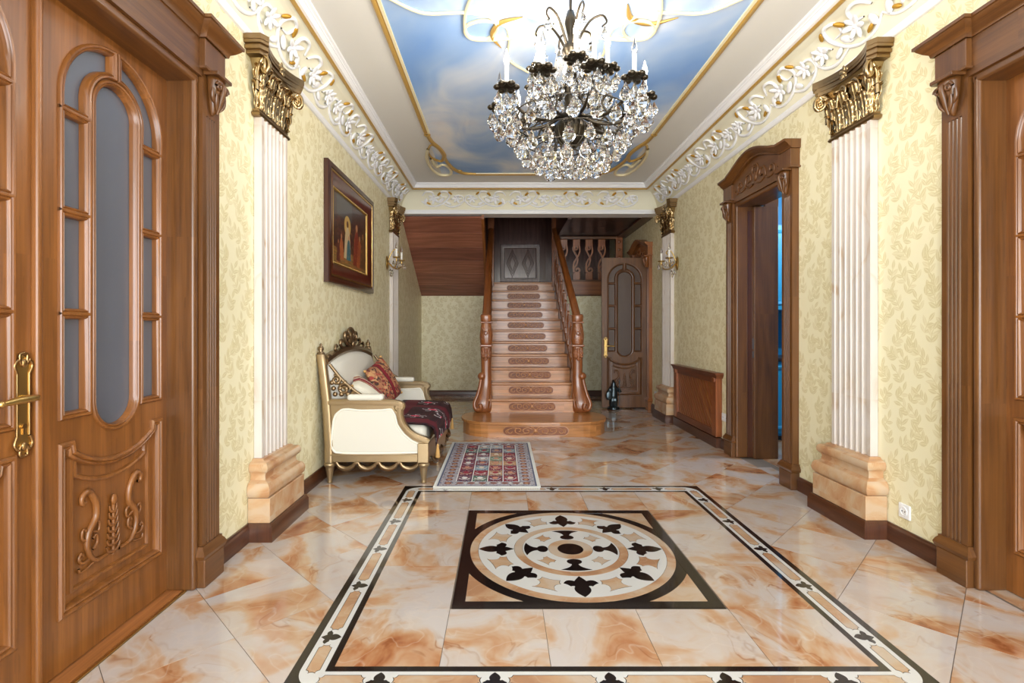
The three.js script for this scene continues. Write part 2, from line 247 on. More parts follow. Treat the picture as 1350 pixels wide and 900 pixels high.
// ---------------------------------------------------------------- materials
const std = (color, roughness, o = {}) => new THREE.MeshStandardMaterial({ color, roughness, ...o });
const phys = (color, roughness, o = {}) => new THREE.MeshPhysicalMaterial({ color, roughness, ...o });
const wood = (color, roughness = .38, cc = .35) => phys(color, roughness, { map: woodTex, clearcoat: cc, clearcoatRoughness: .18 });
const M = {
  door: wood('#99622f'), casing: wood('#784e26'), dark: wood('#5f351d'), stair: wood('#d69558', .34, .5), stairDark: wood('#aa6a35'), soffit: wood('#b27460', .45, .2), field: wood('#9c5d34', .5, .1), rail: wood('#b06a36', .34, .5),
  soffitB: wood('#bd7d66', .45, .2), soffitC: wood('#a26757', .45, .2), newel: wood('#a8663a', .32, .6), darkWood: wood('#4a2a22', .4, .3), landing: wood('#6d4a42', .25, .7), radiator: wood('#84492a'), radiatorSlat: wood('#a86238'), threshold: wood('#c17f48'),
  paper: std('#ffffff', 1, { map: paperMap, roughnessMap: paperRough }), plaster: std('#ece8d2', .85), white: std('#f1f2f6', .55), ceilPaint: std('#e3e2de', .6), fresco: std('#ffffff', .55, { map: skyMap }),
  goldPaint: std('#c8a258', .42, { metalness: .35 }), cream: std('#efe3bd', .5), gilt: std('#bda57c', .25, { metalness: 1 }), giltDark: std('#937a58', .33, { metalness: 1 }), goldLeaf: std('#c99a3c', .4, { metalness: .5 }),
  tile: phys('#d6cbc6', .1, { map: stoneMap, clearcoat: .4, clearcoatRoughness: .04 }), tan: phys('#d6cdc6', .1, { map: tanMap, clearcoat: .4, clearcoatRoughness: .04 }),
  inlayWhite: phys('#cfccc8', .1, { clearcoat: .4, clearcoatRoughness: .04 }), inlayBlack: phys('#1b1312', .12, { clearcoat: .4, clearcoatRoughness: .05 }), grout: std('#6d5f52', .8),
  plinth: phys('#e2d3c2', .25, { map: tanMap }), shaft: phys('#dfd9d6', .35, { map: whiteMarble }),
  glass: phys('#5c5f69', .28, { clearcoat: .6, clearcoatRoughness: .12 }), glassDark: phys('#4a3527', .4, { clearcoat: .3, clearcoatRoughness: .15 }),
  brass: std('#cfae6c', .3, { metalness: 1 }), antique: std('#a9885c', .3, { metalness: 1 }), bronze: std('#4b443a', .32, { metalness: 1 }), statue: std('#4a5458', .3, { metalness: .9 }),
  crystal: phys('#ffffff', 0, { transmission: 1, thickness: .02, ior: 1.6, flatShading: true }), candle: std('#f3f1ea', .4), bulbOff: phys('#ffffff', .05, { transmission: 1, thickness: .004, ior: 1.4 }),
  bulbOn: std('#ffffff', .4, { emissive: '#fff4e2', emissiveIntensity: 14 }),
  cloth: std('#ece7da', .9), silk: phys('#ddd8cb', .55, { sheen: .5, sheenRoughness: .4 }), sofaGold: std('#a8916f', .34, { metalness: .75 }), sofaDark: std('#8a7458', .3, { metalness: .9 }),
  throwM: phys('#ffffff', .8, { map: throwMap, sheen: .4 }), cushionA: std('#ffffff', .85, { map: cushionMap1 }), cushionB: std('#ffffff', .85, { map: cushionMap2 }), rug: std('#ffffff', .95, { map: rugMap }), fringe: std('#e3e1da', .95), tassel: std('#c79a5c', .8),
  frameDark: wood('#4d2518', .3, .5), frameRed: wood('#6b2f22', .3, .5), picture: phys('#ffffff', .35, { map: picMap, clearcoat: .3 }), plastic: std('#f0f0f2', .4), plasticDark: std('#5a5a60', .5),
  teal: std('#1877a8', .5), tealLight: std('#2a94c2', .45), counter: std('#2b2a2c', .3), lampGlass: std('#ffffff', .4, { emissive: '#ffffff', emissiveIntensity: 6 }), parquet: wood('#b8763e'), pane: phys('#ffffff', 0, { transmission: 1, thickness: 0 }),
};

// ---------------------------------------------------------------- floor: slab, diagonal tiles, inlaid carpet
const floor = struct('floor', 'polished peach onyx tile floor laid diagonally around an inlaid stone carpet', 'floor');
mesh('slab', [span(-1.7, 2.5, -.12, -.004, ZR + .2, -DB - .2)], M.grout, floor);
const clip = (P, a, b, c) => { const o = []; for (let i = 0; i < P.length; i++) { const p = P[i], q = P[(i + 1) % P.length], s = a * p[0] + b * p[1] - c, t = a * q[0] + b * q[1] - c; if (s <= 0) o.push(p); if (s * t < 0) { const k = s / (s - t); o.push([p[0] + (q[0] - p[0]) * k, p[1] + (q[1] - p[1]) * k]); } } return o; };
const area = (P) => { let s = 0; for (let i = 0; i < P.length; i++) { const q = P[(i + 1) % P.length]; s += P[i][0] * q[1] - q[0] * P[i][1]; } return s / 2; };
function slabGeo(polys, top = 0, t = .008) {      // flat stone pieces, polygons in (x, depth)
  const pos = []; for (const P0 of polys) {
    const P = area(P0) < 0 ? P0.slice().reverse() : P0, v = (p, y) => [p[0], y, -p[1]];
    for (let i = 1; i < P.length - 1; i++) pos.push(...v(P[0], top), ...v(P[i], top), ...v(P[i + 1], top));
    for (let i = 0; i < P.length; i++) { const a = P[i], b = P[(i + 1) % P.length]; pos.push(...v(a, top), ...v(a, top - t), ...v(b, top - t), ...v(a, top), ...v(b, top - t), ...v(b, top)); }
  }
  const g = new THREE.BufferGeometry(); g.setAttribute('position', new THREE.Float32BufferAttribute(pos, 3)); g.computeVertexNormals(); return g;
}
function tileUV(g, cx, cd, turn, lo = .32, hi = 1.88) {
  const p = g.attributes.position, uv = new Float32Array(p.count * 2), ou = R(lo, hi), ov = R(lo, hi), c = Math.cos(turn), s = Math.sin(turn);
  for (let i = 0; i < p.count; i++) { const x = p.getX(i) - cx, y = -p.getZ(i) - cd + p.getY(i); uv[2 * i] = ou + c * x - s * y; uv[2 * i + 1] = ov + s * x + c * y; }
  g.setAttribute('uv', new THREE.BufferAttribute(uv, 2)); return g;
}
const CX = .372, CD = 2.778, TL = .397, HO = TL * 2.8, HI = TL * 2.5;     // carpet centre, tile, outer and inner half sides
const ST = TL * Math.SQRT2, gap = .0011;
for (let i = -20; i < 24; i++) for (let j = -12; j < 30; j++) {           // d - x and d + x families
  const b0 = .21 + i * ST, a0 = .94 + j * ST, e = gap * Math.SQRT2;
  let P = [[b0 + e, a0 + e], [b0 + ST - e, a0 + e], [b0 + ST - e, a0 + ST - e], [b0 + e, a0 + ST - e]].map(([b, a]) => [(a - b) / 2, (a + b) / 2]);
  for (const h of [[-1, 0, -XL], [1, 0, XR], [0, -1, ZR], [0, 1, DB]]) P = clip(P, ...h);
  if (P.length < 3 || Math.abs(area(P)) < 2e-4) continue;
  const x0 = CX - HO - gap, x1 = CX + HO + gap, d0 = CD - HO - gap, d1 = CD + HO + gap;
  const parts = [clip(P, 1, 0, x0), clip(P, -1, 0, -x1)]; const mid = clip(clip(P, -1, 0, -x0), 1, 0, x1); parts.push(clip(mid, 0, 1, d0), clip(mid, 0, -1, -d1));
  const ok = parts.filter((q) => q.length > 2 && Math.abs(area(q)) > 1e-4); if (!ok.length) continue;
  mesh('tile', tileUV(slabGeo(ok), (a0 - b0) / 2, (a0 + b0 + ST) / 2, PI / 4 + (rnd() * 4 | 0) * PI / 2), M.tile, floor, { keep: true, ready: true });
}
const rectP = (x0, x1, d0, d1) => [[x0, d0], [x1, d0], [x1, d1], [x0, d1]];
for (let i = -2; i <= 2; i++) for (let j = -2; j <= 2; j++) {              // five by five tiles inside the border, the medallion over the middle nine
  if (Math.abs(i) < 2 && Math.abs(j) < 2) continue;
  const x = CX + i * TL, d = CD + j * TL, e = gap, h = TL / 2;
  const P = rectP(Math.max(x - h + e, CX - HI + .026), Math.min(x + h - e, CX + HI - .026), Math.max(d - h + e, CD - HI + .026), Math.min(d + h - e, CD + HI - .026));
  mesh('tile', tileUV(slabGeo([P]), x, d, (rnd() * 4 | 0) * PI / 2), M.tile, floor, { ready: true });
}
const flat = (shape, top = 0, seg = 24, t = .006) => new THREE.ExtrudeGeometry(shape, { depth: t, bevelEnabled: false, curveSegments: seg }).rotateX(-PI / 2).translate(0, top - t, 0);
const inlay = (name, shape, mat, x = CX, d = CD, turn = 0, top = 0, seg) => { const g = flat(shape, top, seg).rotateY(turn).translate(x, 0, -d); return mesh(name, [g], mat, floor, { axis: 'z' }); };
const ringS = (r1, r0) => { const s = new THREE.Shape(); s.absarc(0, 0, r1, 0, 2 * PI); if (r0) { const h = new THREE.Path(); h.absarc(0, 0, r0, 0, 2 * PI, true); s.holes.push(h); } return s; };
const frameS = (a, b, rr = 0) => { const s = new THREE.Shape(); const q = (P, h, r) => { P.moveTo(-h + r, -h); P.lineTo(h - r, -h); if (r) P.absarc(h - r, -h + r, r, -PI / 2, 0); P.lineTo(h, h - r); if (r) P.absarc(h - r, h - r, r, 0, PI / 2); P.lineTo(-h + r, h); if (r) P.absarc(-h + r, h - r, r, PI / 2, PI); P.lineTo(-h, -h + r); if (r) P.absarc(-h + r, -h + r, r, PI, 1.5 * PI); }; q(s, a, 0); const p = new THREE.Path(); q(p, b, rr); s.holes.push(p); return s; };
// border band
inlay('border_line', frameS(HO, HO - .03, .1), M.inlayBlack); inlay('border_line', frameS(HI, HI - .026), M.inlayBlack);
{ const s = new THREE.Shape(); const h = HO - .0305, r = .1; s.moveTo(-h + r, -h); s.lineTo(h - r, -h); s.absarc(h - r, -h + r, r, -PI / 2, 0); s.absarc(h - r, h - r, r, 0, PI / 2); s.absarc(-h + r, h - r, r, PI / 2, PI); s.absarc(-h + r, -h + r, r, PI, 1.5 * PI); const p = poly(rectP(-HI - .0005, HI + .0005, -HI - .0005, HI + .0005)); s.holes.push(p); inlay('border_band', s, M.inlayWhite, CX, CD, 0, -.0002); }
const BM = (HO - .03 + HI) / 2, BW = (HO - .03 - HI) / 2;
const fleur = (l, w) => { const s = new THREE.Shape(); s.moveTo(0, -l); const half = [[[.3, -.62], [.34, -.5]], [[.8, -.75], [1, -.28]], [[.8, -.2], [.62, .02]], [[.46, -.06], [.38, .02]], [[.66, .45], [0, 1]]]; for (const [c, p] of half) s.quadraticCurveTo(c[0] * w, c[1] * l, p[0] * w, p[1] * l); for (let i = half.length - 1; i >= 0; i--) { const c = half[i][0], p = i ? half[i - 1][1] : [0, -1]; s.quadraticCurveTo(-c[0] * w, c[1] * l, -p[0] * w, p[1] * l); } return s; };
const capsule = (l, w) => { const s = new THREE.Shape(), k = w * .55; s.moveTo(-l + k, -w); s.lineTo(l - k, -w); s.quadraticCurveTo(l - k * .6, -k * .6, l + k * .25, -w * .55); s.quadraticCurveTo(l - k * .55, 0, l + k * .25, w * .55); s.quadraticCurveTo(l - k * .6, k * .6, l - k, w); s.lineTo(-l + k, w); s.quadraticCurveTo(-l + k * .6, k * .6, -l - k * .25, w * .55); s.quadraticCurveTo(-l + k * .55, 0, -l - k * .25, -w * .55); s.quadraticCurveTo(-l + k * .6, -k * .6, -l + k, -w); return s; };
for (let side = 0; side < 4; side++) {
  const a = side * PI / 2, at = (s, o) => [CX + Math.cos(a) * s - Math.sin(a) * o, CD + Math.sin(a) * s + Math.cos(a) * o];
  for (let k = -2; k <= 2; k++) { const [x, d] = at(k * TL, -BM); inlay('fleuron', fleur(BW * .88, BW * .95), M.inlayBlack, x, d, a, .0004, 6); }
  for (let k = -2.5; k <= 2.5; k++) { const end = Math.abs(k) > 2, L = end ? .075 : TL / 2 - BW * 1.15, [x, d] = at(k * TL + (end ? -Math.sign(k) * .07 : 0), -BM); inlay('border_outline', capsule(L + .003, BW * .57), M.inlayBlack, x, d, a, .0001, 5); inlay('border_panel', capsule(L, BW * .52), M.tan, x, d, a, .0003, 5); }
}
// medallion
const HM = TL * 1.5 - .006;
inlay('medallion_frame', frameS(HM, HM - .055), M.inlayBlack);
for (const [sx, sd] of [[1, 1], [-1, 1], [-1, -1], [1, -1]]) { const h = HM - .0555, r = .602, a0 = Math.acos(h / r), s = new THREE.Shape([V2(h, h), ...arc(0, 0, r, PI / 2 - a0, a0, 16).map((p) => V2(...p))].map((p) => V2(p.x * sx, p.y * sd))); mesh('spandrel', [flat(s, -.0003).translate(CX, 0, -CD)], M.tan, floor, { axis: 'z' }); }
mesh('medallion_ground', [flat(poly(rectP(-HM + .05, HM - .05, -HM + .05, HM - .05)), -.0008).translate(CX, 0, -CD)], M.inlayBlack, floor);
inlay('medallion_ring', ringS(.545, .502), M.tan, CX, CD, 0, .0002, 40); inlay('medallion_ring', ringS(.5005, .307), M.inlayWhite, CX, CD, 0, .0001, 40); inlay('medallion_ring', ringS(.3055, .262), M.tan, CX, CD, 0, .0002, 40);
inlay('medallion_disc', ringS(.2605, .121), M.inlayWhite, CX, CD, 0, .0001, 40); inlay('medallion_ring', ringS(.1195, .07), M.tan, CX, CD, 0, .0002, 30); inlay('medallion_disc', ringS(.069), M.inlayBlack, CX, CD, 0, .0002, 30);
const anvil = (l, w) => { const s = new THREE.Shape(); s.moveTo(-w * .75, -l); s.quadraticCurveTo(0, -l * .7, w * .75, -l); s.quadraticCurveTo(w * .7, -l * .55, w * .95, -l * .35); s.quadraticCurveTo(w * .3, 0, w * .8, l * .85); s.lineTo(w, l); s.quadraticCurveTo(0, l * .8, -w, l); s.lineTo(-w * .8, l * .85); s.quadraticCurveTo(-w * .3, 0, -w * .95, -l * .35); s.quadraticCurveTo(-w * .7, -l * .55, -w * .75, -l); return s; };
const bell = (l, w) => { const s = new THREE.Shape(); s.moveTo(0, -l); s.bezierCurveTo(w * .8, -l * .95, w * .65, -l * .25, w * .25, -l * .15); s.quadraticCurveTo(w * .3, l * .4, w * 1.15, l * .72); s.quadraticCurveTo(0, l * 1.12, -w * 1.15, l * .72); s.quadraticCurveTo(-w * .3, l * .4, -w * .25, -l * .15); s.bezierCurveTo(-w * .65, -l * .25, -w * .8, -l * .95, 0, -l); return s; };
for (let k = 0; k < 8; k++) {
  const a = k * PI / 4, put = (n, s, m, r, b, top = .0005) => inlay(n, s, m, CX - Math.sin(b) * r, CD + Math.cos(b) * r, b, top, 8);
  put('fleuron', fleur(.096, .083), M.inlayBlack, .403, a); put('inlay_outline', anvil(.053, .063), M.inlayBlack, .41, a + PI / 8, .0003); put('inlay_motif', anvil(.0505, .06), M.tan, .41, a + PI / 8);
  if (k % 2 === 0) put('inlay_bell', bell(.068, .068), M.inlayBlack, .19, a); else { put('inlay_outline', anvil(.035, .043), M.inlayBlack, .195, a, .0003); put('inlay_motif', anvil(.033, .0405), M.tan, .195, a); }
}

// ---------------------------------------------------------------- walls
const DOORH = 2.37, OA = .99, OB = 2.36, MA = 3.94, MB = 4.77, FA = 7.62, FB = 8.4, TH = .2;
const wallSeg = (side, d0, d1, y0, y1) => side < 0 ? span(XL - TH, XL, y0, y1, -d0, -d1) : span(XR, XR + TH, y0, y1, -d0, -d1);
const sw = (name, label, segs) => tag(mesh(name, segs, M.paper, scene, { vary: false }), label, 'wall', null, 'structure');
sw('wall_left', 'cream wallpapered wall with a leaf pattern behind the sofa and painting', [wallSeg(-1, -ZR, OA, 0, 3.3), wallSeg(-1, OA, OB, DOORH, 3.3), wallSeg(-1, OB, DBEAM, 0, 3.3), wallSeg(-1, DBEAM, 10.6, 0, 4.6)]);
sw('wall_right', 'cream wallpapered wall with a leaf pattern around the carved open doorway', [wallSeg(1, -ZR, OA, 0, 3.3), wallSeg(1, OA, OB, DOORH, 3.3), wallSeg(1, OB, MA, 0, 3.3), wallSeg(1, MA, MB, DOORH, 3.3), wallSeg(1, MB, DBEAM, 0, 3.3), wallSeg(1, DBEAM, FA, 0, 4.6), wallSeg(1, FA, FB, 2.25, 4.6), wallSeg(1, FB, 10.6, 0, 4.6)]);
sw('wall_back', 'cream wallpapered wall under the stair landing', [span(XL, XR, 0, 1.8, -DB, -DB - .12)]);
sw('wall_front', 'wallpapered wall with two tall windows behind the viewpoint', [span(XL, XR, 0, .44, ZR, ZR + TH), span(XL, XR, 2.56, 3.3, ZR, ZR + TH), span(XL, -1.28, .44, 2.56, ZR, ZR + TH), span(.04, .73, .44, 2.56, ZR, ZR + TH), span(2.05, XR, .44, 2.56, ZR, ZR + TH)]);
[-.62, 1.39].forEach((x, i) => { const w = struct('window_' + (i + 1), 'white framed window in the wall behind the viewpoint, ' + (i ? 'on the socket wall side' : 'on the sofa wall side'), 'window', x, 1.5, ZR + .1); mesh('window_frame', [box(.06, 2.12, .08, -.63), box(.06, 2.12, .08, .63), box(1.2, .06, .08, 0, 1.03), box(1.2, .06, .08, 0, -1.03), box(.05, 2, .06), box(1.2, .05, .06, 0, .4)], M.white, w); mesh('pane', [box(1.2, 2, .006)], M.pane, w); });
tag(mesh('wall_lintel', [span(XL, XR, 2.83, 3.3, -DBEAM, -DBEAM - .2)], M.plaster), 'cream plaster beam spanning the hall in front of the staircase', 'beam', null, 'structure');
// stairwell shell
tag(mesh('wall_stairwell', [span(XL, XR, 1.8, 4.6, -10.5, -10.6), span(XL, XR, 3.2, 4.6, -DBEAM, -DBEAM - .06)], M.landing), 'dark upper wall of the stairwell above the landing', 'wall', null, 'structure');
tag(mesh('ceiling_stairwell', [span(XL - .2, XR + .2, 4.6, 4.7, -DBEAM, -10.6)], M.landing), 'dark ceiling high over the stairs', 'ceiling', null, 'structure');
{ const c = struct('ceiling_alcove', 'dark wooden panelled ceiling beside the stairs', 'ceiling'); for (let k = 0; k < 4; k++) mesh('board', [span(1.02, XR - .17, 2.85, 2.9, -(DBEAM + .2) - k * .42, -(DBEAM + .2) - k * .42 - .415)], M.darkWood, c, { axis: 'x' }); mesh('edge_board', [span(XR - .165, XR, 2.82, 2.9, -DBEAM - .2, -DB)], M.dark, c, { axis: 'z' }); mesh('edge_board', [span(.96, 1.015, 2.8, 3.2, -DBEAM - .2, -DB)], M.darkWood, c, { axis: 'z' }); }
// baseboards
const bbProf = [[0, 0], [.022, 0], [.022, .075], [.017, .086], [.012, .09], [.01, .1], [0, .1]];
const board = (path) => sweepPlan(path, bbProf, false);
tag(mesh('baseboard_left', [board([[XL, ZR], [XL, -OA + .17]]), board([[XL, -OB - .16], [XL, -DB]])], M.dark, scene, { axis: 'z' }), 'dark stained wooden baseboard along the painting wall', 'baseboard', null, 'structure');
tag(mesh('baseboard_right', [board([[XR, -DB], [XR, -FB - .12]]), board([[XR, -FA + .12], [XR, -MB - .16]]), board([[XR, -MA + .16], [XR, -OB - .16]]), board([[XR, -OA + .17], [XR, ZR]])].map((g) => g), M.dark, scene, { axis: 'z' }), 'dark stained wooden baseboard along the radiator wall', 'baseboard', null, 'structure');
tag(mesh('baseboard_back', [board([[XL, -DB], [XR, -DB]])], M.dark, scene, { axis: 'x' }), 'dark stained wooden baseboard behind the staircase', 'baseboard', null, 'structure');

// ---------------------------------------------------------------- ceiling, fresco, gilt mouldings
const ceil = struct('ceiling', 'painted tray ceiling with a blue cloudy sky fresco', 'ceiling');
const GX0 = -.78, GX1 = 1.57, GD1 = 6.59, GD0 = -.63;
mesh('ceiling_plate', [span(XL - .2, XR + .2, CEIL, CEIL + .1, ZR + .2, -DBEAM - .2)], M.ceilPaint, ceil);
{ const g = new THREE.PlaneGeometry(GX1 - GX0, GD1 - GD0).rotateX(PI / 2).translate(0, CEIL - .002, 0); const q = plain(g); metreUV(q, 'z'); q.translate((GX0 + GX1) / 2, 0, -(GD0 + GD1) / 2); mesh('sky_fresco', q, M.fresco, ceil, { ready: true }); }
const gp = [[-.022, 0], [-.018, .012], [-.006, .02], [.006, .016], [.012, .008], [.022, .006], [.022, 0]];
const lineAt = (path, mat, pr = gp, name = 'gilt_moulding') => { const g = sweep(path, pr); g.rotateX(PI / 2); g.scale(1, 1, 1); const q = plain(g); q.translate(0, CEIL, 0); return mesh(name, [q], mat, ceil, { axis: 'z' }); };
// after rotateX(PI/2): path (x, y) -> (x, z = y)
const cg = .42;
for (const [a, b] of [[[GX0, -GD0 - 1.38], [GX0, -GD1 + 1.38]], [[GX1, -GD0 - 1.38], [GX1, -GD1 + 1.38]], [[GX0 + cg, -GD1], [GX1 - cg, -GD1]], [[GX0 + cg, -GD0], [GX1 - cg, -GD0]]]) { lineAt([a, b], M.goldPaint); lineAt([[a[0] + (a[0] === b[0] ? (a[0] < 0 ? .03 : -.03) : 0), a[1] + (a[1] === b[1] ? (a[1] < 0 ? .03 : -.03) : 0)], [b[0] + (a[0] === b[0] ? (a[0] < 0 ? .03 : -.03) : 0), b[1] + (a[1] === b[1] ? (a[1] < 0 ? .03 : -.03) : 0)]], M.cream, [[-.012, 0], [-.01, .012], [.01, .012], [.012, 0]], 'cream_moulding'); }
for (const sx of [-1, 1]) for (const sd of [-1, 1]) {                    // whiplash loops in the corners
  const ox = sx < 0 ? GX0 : GX1, od = sd > 0 ? GD1 : GD0, pt = (x, y) => V3(ox - sx * x, CEIL - .012, -(od - sd * y * (y > 0 ? 3.15 : 1)));
  const loops = [[[.01, .44], [.03, .37], [.09, .3], [.11, .22], [.05, .17], [-.03, .2], [-.05, .28], [.02, .34], [.1, .27], [.12, .16], [.2, .06], [.3, .02], [.44, .01]], [[-.04, .3], [-.1, .2], [-.09, .06], [-.01, -.02], [.1, 0], [.13, .08], [.06, .13], [-.02, .1], [-.05, .2]]];
  mesh('corner_scroll', [pipe(loops[0].map((p) => pt(...p)), (t) => .02 + .008 * Math.sin(t * 9), 6, 70, .7), ball(.035, ...pt(.01, .43).toArray(), 1, .5, 1), ball(.03, ...pt(.24, .05).toArray(), 1.3, .5, 1)], M.goldPaint, ceil);
  mesh('corner_scroll', [pipe(loops[1].map((p) => pt(...p)), .02, 6, 60, .7)], M.cream, ceil);
}
const CHX = .385, CHD = 2.87;
mesh('ceiling_rose', [lathe([[.30, 0], [.31, -.02], [.335, -.03], [.35, -.018], [.375, -.026], [.41, -.034], [.44, -.02], [.45, 0]], 64).translate(CHX, CEIL, -CHD)], M.white, ceil, { crease: .6 });
for (let k = 0; k < 4; k++) { const a0 = PI / 4 + k * PI / 2; const pt = (r, a) => V3(CHX + r * Math.cos(a0 + a), CEIL - .012, -CHD + r * Math.sin(a0 + a)); for (const s of [1, -1]) { mesh('rose_scroll', [pipe([pt(.44, s * .9), pt(.56, s * .55), pt(.74, s * .22), pt(.86, 0), pt(.8, -s * .12), pt(.66, -s * .1), pt(.6, s * .12), pt(.72, s * .3), pt(.95, s * .42), pt(1.1, s * .62)], (t) => .02 - .008 * t, 6, 50, .6)], s > 0 ? M.cream : M.cream, ceil); } mesh('rose_leaf', [pipe([pt(.46, .2), pt(.6, .05), pt(.74, .12), pt(.84, .3)], (t) => .004 + .02 * Math.sin(PI * t), 6, 20, .5)], M.goldPaint, ceil); }

// cornice
const corn = struct('trim_1', 'white and cream plaster cornice with relief lilies and gilt leaves', 'cornice');
const per = [[XL, ZR], [XL, -DBEAM], [XR, -DBEAM], [XR, ZR]];           // inward is to the left
const covePt = (t) => [.014 + .186 * (1 - Math.cos(t * 1.35)) / (1 - Math.cos(1.35)), 2.885 + .245 * Math.sin(t * 1.35) / Math.sin(1.35)];
const coveP = []; for (let i = 0; i <= 10; i++) coveP.push(covePt(i / 10));
const ringIn = (prof) => sweepPlan(per, prof, true);
mesh('cornice_cove', [ringIn(coveP)], M.plaster, corn); mesh('lower_moulding', [ringIn([[0, CB - .01], [.014, CB - .008], [.024, CB + .004], [.026, CB + .018], [.02, CB + .026], [.02, CB + .034], [.012, CB + .038]])], M.white, corn);
mesh('gilt_fillet', [ringIn([[.194, 3.124], [.212, 3.118], [.222, 3.128], [.214, 3.14]])], M.goldPaint, corn);
mesh('crown_moulding', [ringIn([[.214, 3.136], [.232, 3.142], [.24, 3.158], [.246, 3.17], [.252, 3.17], [.254, 3.18], [.268, 3.186], [.272, CEIL]])], M.white, corn);
const LEN = .33;
const onCove = (g, len = LEN) => { g = plain(g); const p = g.attributes.position, n = g.attributes.normal; for (let i = 0; i < p.count; i++) { const t = clamp(p.getY(i) / len, -.02, 1.02), a = covePt(t), b = covePt(t + .01), l = Math.hypot(b[0] - a[0], b[1] - a[1]), tx = (b[0] - a[0]) / l, ty = (b[1] - a[1]) / l, h = p.getZ(i); const nx = ty, ny = -tx; p.setXYZ(i, p.getX(i), a[1] + h * ny, a[0] + h * nx); const vx = n.getX(i), vy = n.getY(i), vz = n.getZ(i); n.setXYZ(i, vx, vy * ty + vz * ny, vy * tx + vz * nx); } return g; };
const petal = (l, w, a, x, y, z = .012, tilt = .25) => new THREE.SphereGeometry(1, 8, 6).scale(l / 2, w / 2, .009).translate(l * .52, 0, 0).rotateY(-tilt).rotateZ(a).translate(x, y, z);
const lily = (x, y, s, a0, n = 6) => { const o = []; for (let k = 0; k < n; k++) o.push(petal(s * (k % 2 ? .95 : 1.1), s * .44, a0 + k * 2 * PI / n, x, y)); o.push(ball(s * .16, x, y, .02)); return o; };
const leafP = (x, y, l, w, a) => new THREE.SphereGeometry(1, 8, 6).scale(l / 2, w / 2, .012).rotateZ(a).translate(x, y, .012);
const whip = (pts, r = .011) => pipe(pts.map(([x, y]) => V3(x, y, .006)), (t) => r * (.45 + .75 * Math.sin(PI * clamp(t * .9 + .08))), 6, pts.length * 4, 1);
const unitA = {
  ribbon: [whip([[-.3, .12], [-.22, .06], [-.1, .05], [.02, .1], [.1, .2], [.06, .28], [-.02, .26], [-.01, .19], [.06, .18]]), whip([[.0, .08], [.12, .04], [.24, .07], [.31, .13]]), whip([[-.28, .2], [-.22, .27], [-.14, .26], [-.13, .19], [-.19, .17]]), whip([[.12, .14], [.2, .2], [.28, .19], [.29, .12], [.23, .1]], .009)],
  flower: [lily(-.12, .16, .085, .3), lily(.2, .16, .075, 1)], bud: [[leafP(-.02, .13, .11, .05, .6), leafP(.08, .09, .09, .04, -.5), leafP(-.24, .12, .09, .05, 1.2)]], gold: [leafP(-.04, .235, .085, .035, .9), leafP(.115, .25, .075, .03, 2.3), leafP(-.2, .09, .07, .028, -.5)],
};
const U = { ribbon: geo(onCove(geo(unitA.ribbon))), flowers: unitA.flower.map((f) => geo(onCove(geo(f)))), bud: geo(onCove(geo(unitA.bud[0]))), gold: unitA.gold.map((f) => geo(onCove(geo(f)))) };
const UM = { ribbon: mirrorX(U.ribbon), flowers: U.flowers.map(mirrorX), bud: mirrorX(U.bud), gold: U.gold.map(mirrorX) };
function coveUnit(k, x, z, ry) {
  const S = k % 2 ? UM : U, put = (n, g, m) => { const o = mesh(n, g, m, corn, { ready: true }); o.position.set(x, 0, z); o.rotation.y = ry; };
  put('ribbon', S.ribbon, M.white); S.flowers.forEach((g) => put('lily', g, M.white)); put('bud', S.bud, M.white); S.gold.forEach((g) => put('gilt_leaf', g, M.goldLeaf));
}
for (let k = 0; k < 14; k++) { const d = -1 + k * .6; coveUnit(k, XL, -d, PI / 2); coveUnit(k, XR, -d, -PI / 2); }
for (let k = 0; k < 5; k++) coveUnit(k, XL + .6 + k * .6125, -DBEAM, 0);
mesh('beam_moulding', [span(XL, XR, 2.825, 2.85, -DBEAM + .03, -DBEAM - .22)], M.white, corn);

// ---------------------------------------------------------------- pilasters
const flutedGeo = (w, z, y0, y1, n, marg, depth) => { const P = [[-w / 2, 0], [w / 2, 0], [w / 2, z]]; const fw = (w - 2 * marg) / n; for (let i = n - 1; i >= 0; i--) { const c = -w / 2 + marg + (i + .5) * fw; P.push(...arc(c, z, fw * .4, 0, -PI, 6, depth)); } P.push([-w / 2, z]); return new THREE.ExtrudeGeometry(poly(P.map(([x, y]) => [x, -y]).reverse()), { depth: y1 - y0, bevelEnabled: false }).rotateX(-PI / 2).translate(0, y0, 0); };
const uPath = (w, z) => [[-w / 2, 0], [-w / 2, z], [w / 2, z], [w / 2, 0]];
const acanthus = (w, h, out, curl, nu = 14, nv = 18) => grid(nu, nv, (u, v) => {           // leaf rising from y = 0, tip rolling outward (+z)
  const x = (u - .5) * 2, lob = 1 - .3 * Math.pow(Math.abs(Math.cos(v * PI * 4)), 3), ww = w / 2 * (.66 + .5 * Math.sin(Math.min(1, v * 1.25) * PI * .75)) * lerp(1, lob, Math.abs(x)) * (v > .8 ? 1 - (v - .8) * 2.6 : 1);
  let y, z; if (v < .7) { y = h * v / .7 * .93; z = out * Math.pow(v / .7, 2); } else { const a = (v - .7) / .3 * curl; y = h * .93 + h * .12 * Math.sin(a); z = out + h * .15 * (1 - Math.cos(a)); }
  return [x * ww, y - .012 * Math.abs(x) * Math.sin(v * 9), z + .014 * (1 - x * x) - .006 * Math.cos(x * 11) - .006 * Math.abs(x) * Math.cos(v * PI * 8)];
});
